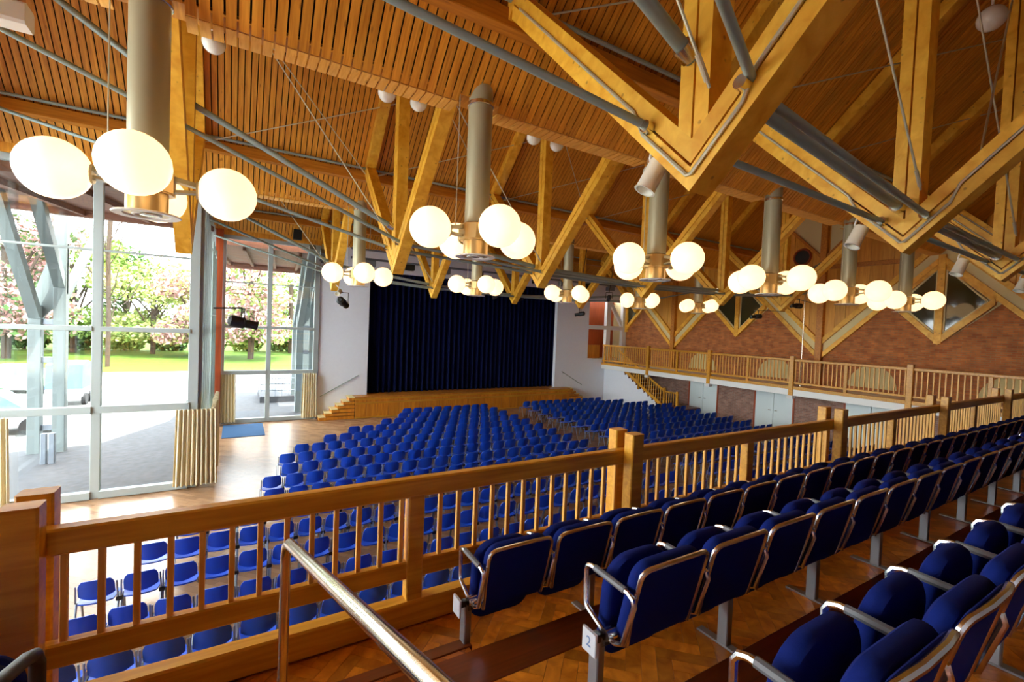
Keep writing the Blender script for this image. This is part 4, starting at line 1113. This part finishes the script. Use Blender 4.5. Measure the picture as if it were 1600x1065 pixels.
def out_column(x, y, label, flip=1):
    t = thing('timber_column', label, 'column', (x, y, 0), 'pale braced columns outside')
    obj('post', MB().cbox(x - 0.72, x - 0.42, y - 0.15, y + 0.15, -0.05, 4.6, 0.01), 'greypaint', t)
    obj('post', MB().cbox(x - 0.15, x + 0.15, y - 0.15, y + 0.15, -0.05, 7.5, 0.01), 'greypaint', t)
    obj('gusset', MB().prism([(x - 0.72, 4.6), (x - 0.42, 4.2), (x + 0.15, 5.0), (x + 0.15, 6.6), (x - 0.2, 6.4)], 'y', y - 0.06, y + 0.06), 'greypaint', t)
    obj('brace', MB().bar((x - 0.56, y - 0.1, 4.3), (x - 0.5, y - 3.2, 7.6), 0.30, 0.26, (1, 0, 0)), 'greypaint', t)
    obj('brace', MB().bar((x + 0.0, y - 0.1, 5.3), (x + 0.06, y - 2.4, 7.6), 0.30, 0.26, (1, 0, 0)), 'greypaint', t)
    obj('brace', MB().bar((x + 0.05, y + 0.1, 4.9), (x + 0.3, y + 3.0, 7.6), 0.2, 0.2, (1, 0, 0)), 'greypaint', t)
    for z in (0.75, 2.9, 4.1):
        obj('spacer', MB().cbox(x - 0.42, x - 0.15, y - 0.06, y + 0.06, z - 0.09, z + 0.09, 0.01), 'bluegrey', t)
out_column(-4.82, 19.9, 'pale grey braced timber column outside the near window')
out_column(3.35, 28.0, 'pale grey braced timber column outside the far window')
out_column(3.2, 24.5, 'pale grey braced timber column close to the far window')
t = thing('bollard', 'short grey metal bollard beside the pale column', 'bollard', (-4.68, 18.4, 0))
obj('stub', MB().cbox(-4.86, -4.72, 18.33, 18.47, -0.05, 0.85, 0.02), 'bluegrey', t)
obj('stub', MB().cbox(-4.68, -4.54, 18.33, 18.47, -0.05, 0.85, 0.02), 'bluegrey', t)
def car(loc, rz, mat, label):
    t = thing('parked_car', label, 'car', loc, None, rz)
    body = [(-2.1, 0.3), (-2.15, 0.62), (-1.95, 0.85), (-1.0, 0.95), (1.0, 0.95), (1.95, 0.82), (2.15, 0.6), (2.1, 0.3)]
    cab = [(-1.45, 0.93), (-0.85, 1.42), (0.55, 1.45), (1.15, 0.93)]
    obj('body', MB().prism(body, 'y', -0.82, 0.82), mat, t, True, smooth=False)
    obj('cabin', MB().prism(cab, 'y', -0.7, 0.7), 'carglass', t, True, smooth=False)
    obj('roof_panel', MB().cbox(-0.85, 0.55, -0.68, 0.68, 1.42, 1.48, 0.02), mat, t, True)
    for sx in (-1.3, 1.35):
        for sy in (-0.82, 0.82):
            obj('wheel', MB().lathe([(0.18, -0.1), (0.31, -0.1), (0.32, 0), (0.31, 0.1), (0.18, 0.1)], 18).xf(Matrix.Translation((sx, sy, 0.3)) @ Matrix.Rotation(math.pi / 2, 4, 'X')), 'tyre', t, True)
    for sy in (-0.825, 0.825):
        obj('door', MB().box(-0.9, 0.6, min(sy, sy * 1.006), max(sy, sy * 1.006), 0.42, 0.9), mat, t, True, smooth=False)
    obj('bumper', MB().cbox(2.05, 2.2, -0.8, 0.8, 0.3, 0.5, 0.03).cbox(-2.2, -2.05, -0.8, 0.8, 0.3, 0.5, 0.03), 'bluegrey', t, True)
car((-7.75, 23.6, -0.06), 0.12, 'carwhite', 'silver car parked outside the near window')
car((-10.2, 35.0, -0.06), -0.25, 'cargreen', 'pale green car parked at the far side of the yard')
t = thing('trailer', 'small trailer under a blue tarpaulin in the yard', 'trailer', (-6.8, 30, -0.06))
obj('bed', MB().cbox(-7.6, -6.3, 29.2, 31.0, 0.35, 0.75, 0.03), 'carwhite', t)
obj('tarpaulin', MB().prism([(29.2, 0.75), (31.0, 0.75), (30.9, 1.9), (30.1, 2.05), (29.3, 1.9)], 'x', -7.6, -6.3), 'tarp', t, smooth=False)
for yy in (29.6, 30.6):
    obj('wheel', MB().lathe([(0.15, -0.08), (0.28, -0.08), (0.28, 0.08), (0.15, 0.08)], 16).xf(Matrix.Translation((-6.28, yy, 0.22)) @ Matrix.Rotation(math.pi / 2, 4, 'Y')), 'tyre', t)
t = thing('entrance_platform', 'low outdoor platform with white railings before the far window', 'platform', (2.0, 29.0, 0))
obj('slab', MB().cbox(1.1, 2.9, 27.6, 30.4, -0.05, 0.28, 0.02), 'cobble', t)
for yy in (27.7, 30.3):
    for z in (0.6, 0.95, 1.25): obj('rail', MB().tube([(1.15, yy, z), (2.85, yy, z)], 0.022, 6), 'bluegrey', t)
    for i in range(6): obj('baluster', MB().tube([(1.15 + 0.34 * i, yy, 0.28), (1.15 + 0.34 * i, yy, 1.25)], 0.018, 6), 'bluegrey', t)
def leaves(cs, n, size, seed):
    rnd = random.Random(seed); vs = []; fs = []
    for _ in range(n):
        c, r = rnd.choice(cs)
        d = Vector((rnd.gauss(0, 1), rnd.gauss(0, 1), rnd.gauss(0, 1))).normalized() * (rnd.random() ** 0.4)
        p = Vector((c[0] + d.x * r[0], c[1] + d.y * r[1], c[2] + d.z * r[2]))
        a = Vector((rnd.gauss(0, 1), rnd.gauss(0, 1), rnd.gauss(0, 1))).normalized(); b = a.cross(Vector((rnd.gauss(0, 1), rnd.gauss(0, 1), rnd.gauss(0, 1)))).normalized()
        s_ = size * rnd.uniform(0.6, 1.4); o = len(vs)
        vs += [p - a * s_, p - b * s_ * 0.6, p + a * s_, p + b * s_ * 0.6]; fs.append((o, o + 1, o + 2, o + 3))
    return MB().add(vs, fs)
def tree(x, y, h, r, mat, label, n=4200, size=0.24, seed=1, low=0.25, mat2=None):
    rnd = random.Random(seed)
    t = thing('tree', label, 'tree', (x, y, 0), 'trees beyond the yard')
    tr = MB().tube([(x, y, -0.1), (x + 0.05, y, h * 0.3), (x - 0.1, y + 0.1, h * 0.75)], 0.03 * h ** 0.9, 8)
    cs = []
    for i in range(9):
        a = rnd.uniform(0, 6.28); z = h * rnd.uniform(low + 0.1, 0.9); k = math.sqrt(max(0.1, 1 - ((z / h - 0.55) / 0.5) ** 2)) * r * 0.6
        c = (x + k * math.cos(a), y + k * math.sin(a), z); cs.append((c, (r * 0.5, r * 0.5, h * 0.15)))
        tr.tube([(x, y, h * rnd.uniform(0.2, 0.5)), c], 0.008 * h, 5)
    obj('trunk', tr, 'bark', t)
    cs += [((x + r * 0.5 * math.cos(a), y + r * 0.5 * math.sin(a), h * 0.26), (r * 0.45, r * 0.45, h * 0.14)) for a in (0.5, 2.2, 3.8, 5.4)] if low < 0.3 else []
    obj('crown', leaves(cs, n, size, seed), mat, t, smooth=False, kind='stuff')
    if mat2: obj('crown', leaves([(c, (q[0], q[1], q[2])) for c, q in cs], n // 2, size, seed + 50), mat2, t, smooth=False, kind='stuff')
tree(-17.6, 58, 14, 5.5, 'leafp', 'reddish blossoming tree at the edge of the near window', seed=1, mat2='leafd')
tree(-15.0, 66, 12.5, 5, 'leafg', 'green tree behind the pale column', seed=2)
tree(-8.0, 64, 10.5, 5.5, 'leafy', 'broad yellow-green tree seen through the middle of the near window', seed=3, mat2='leafg')
tree(-4.2, 60, 10, 4, 'leafp', 'pinkish tree beside the frame of the near window', seed=4, mat2='leafy')
tree(-11.6, 72, 13, 3, 'leafd', 'narrow dark green tree behind the bare one', seed=5, n=1800)
tree(1.3, 57, 13, 5.2, 'leafp', 'big pink blossoming tree outside the far window', seed=6, mat2='leafg', n=3600)
tree(6.0, 66, 12, 5, 'leafg', 'green tree behind the outdoor columns', seed=7)
tree(-22, 70, 13, 6, 'leafd', 'dark tree at the far edge of the lawn', seed=8)
rnd = random.Random(3)
t = thing('tree', 'tall bare tree with thin pale branches on the lawn', 'tree', (-9.05, 49, 0), 'trees beyond the yard')
tr = MB().tube([(-9.05, 49, -0.1), (-9.0, 49, 4), (-9.1, 49, 9), (-8.9, 49, 14)], 0.16, 8)
for i in range(26):
    z = 3 + i * 0.4; a = rnd.uniform(0, 6.28); L = rnd.uniform(1.2, 3.0)
    tr.tube([(-9.05, 49, z), (-9.05 + L * 0.5 * math.cos(a), 49 + L * 0.5 * math.sin(a), z + L * 0.5), (-9.05 + L * 0.8 * math.cos(a), 49 + L * 0.8 * math.sin(a), z + L * 1.2)], 0.035, 5)
obj('trunk', tr, 'bark', t)
for i in range(8):
    x = -24 + i * 4.2
    t = thing('hedge', 'rounded green hedge shrub on the lawn, %s from the near-window edge' % ordn(i + 1), 'hedge', (x, 70, 0), 'hedge shrubs behind the lawn')
    obj('foliage', leaves([((x + d, 70, 1.2), (1.1, 0.9, 1.3)) for d in (-0.9, 0, 0.9)], 900, 0.28, 100 + i), 'leafd' if i % 3 else 'leafg', t, smooth=False, kind='stuff')
    obj('stem', MB().tube([(x, 70, -0.1), (x, 70, 1.2)], 0.1, 6), 'bark', t)
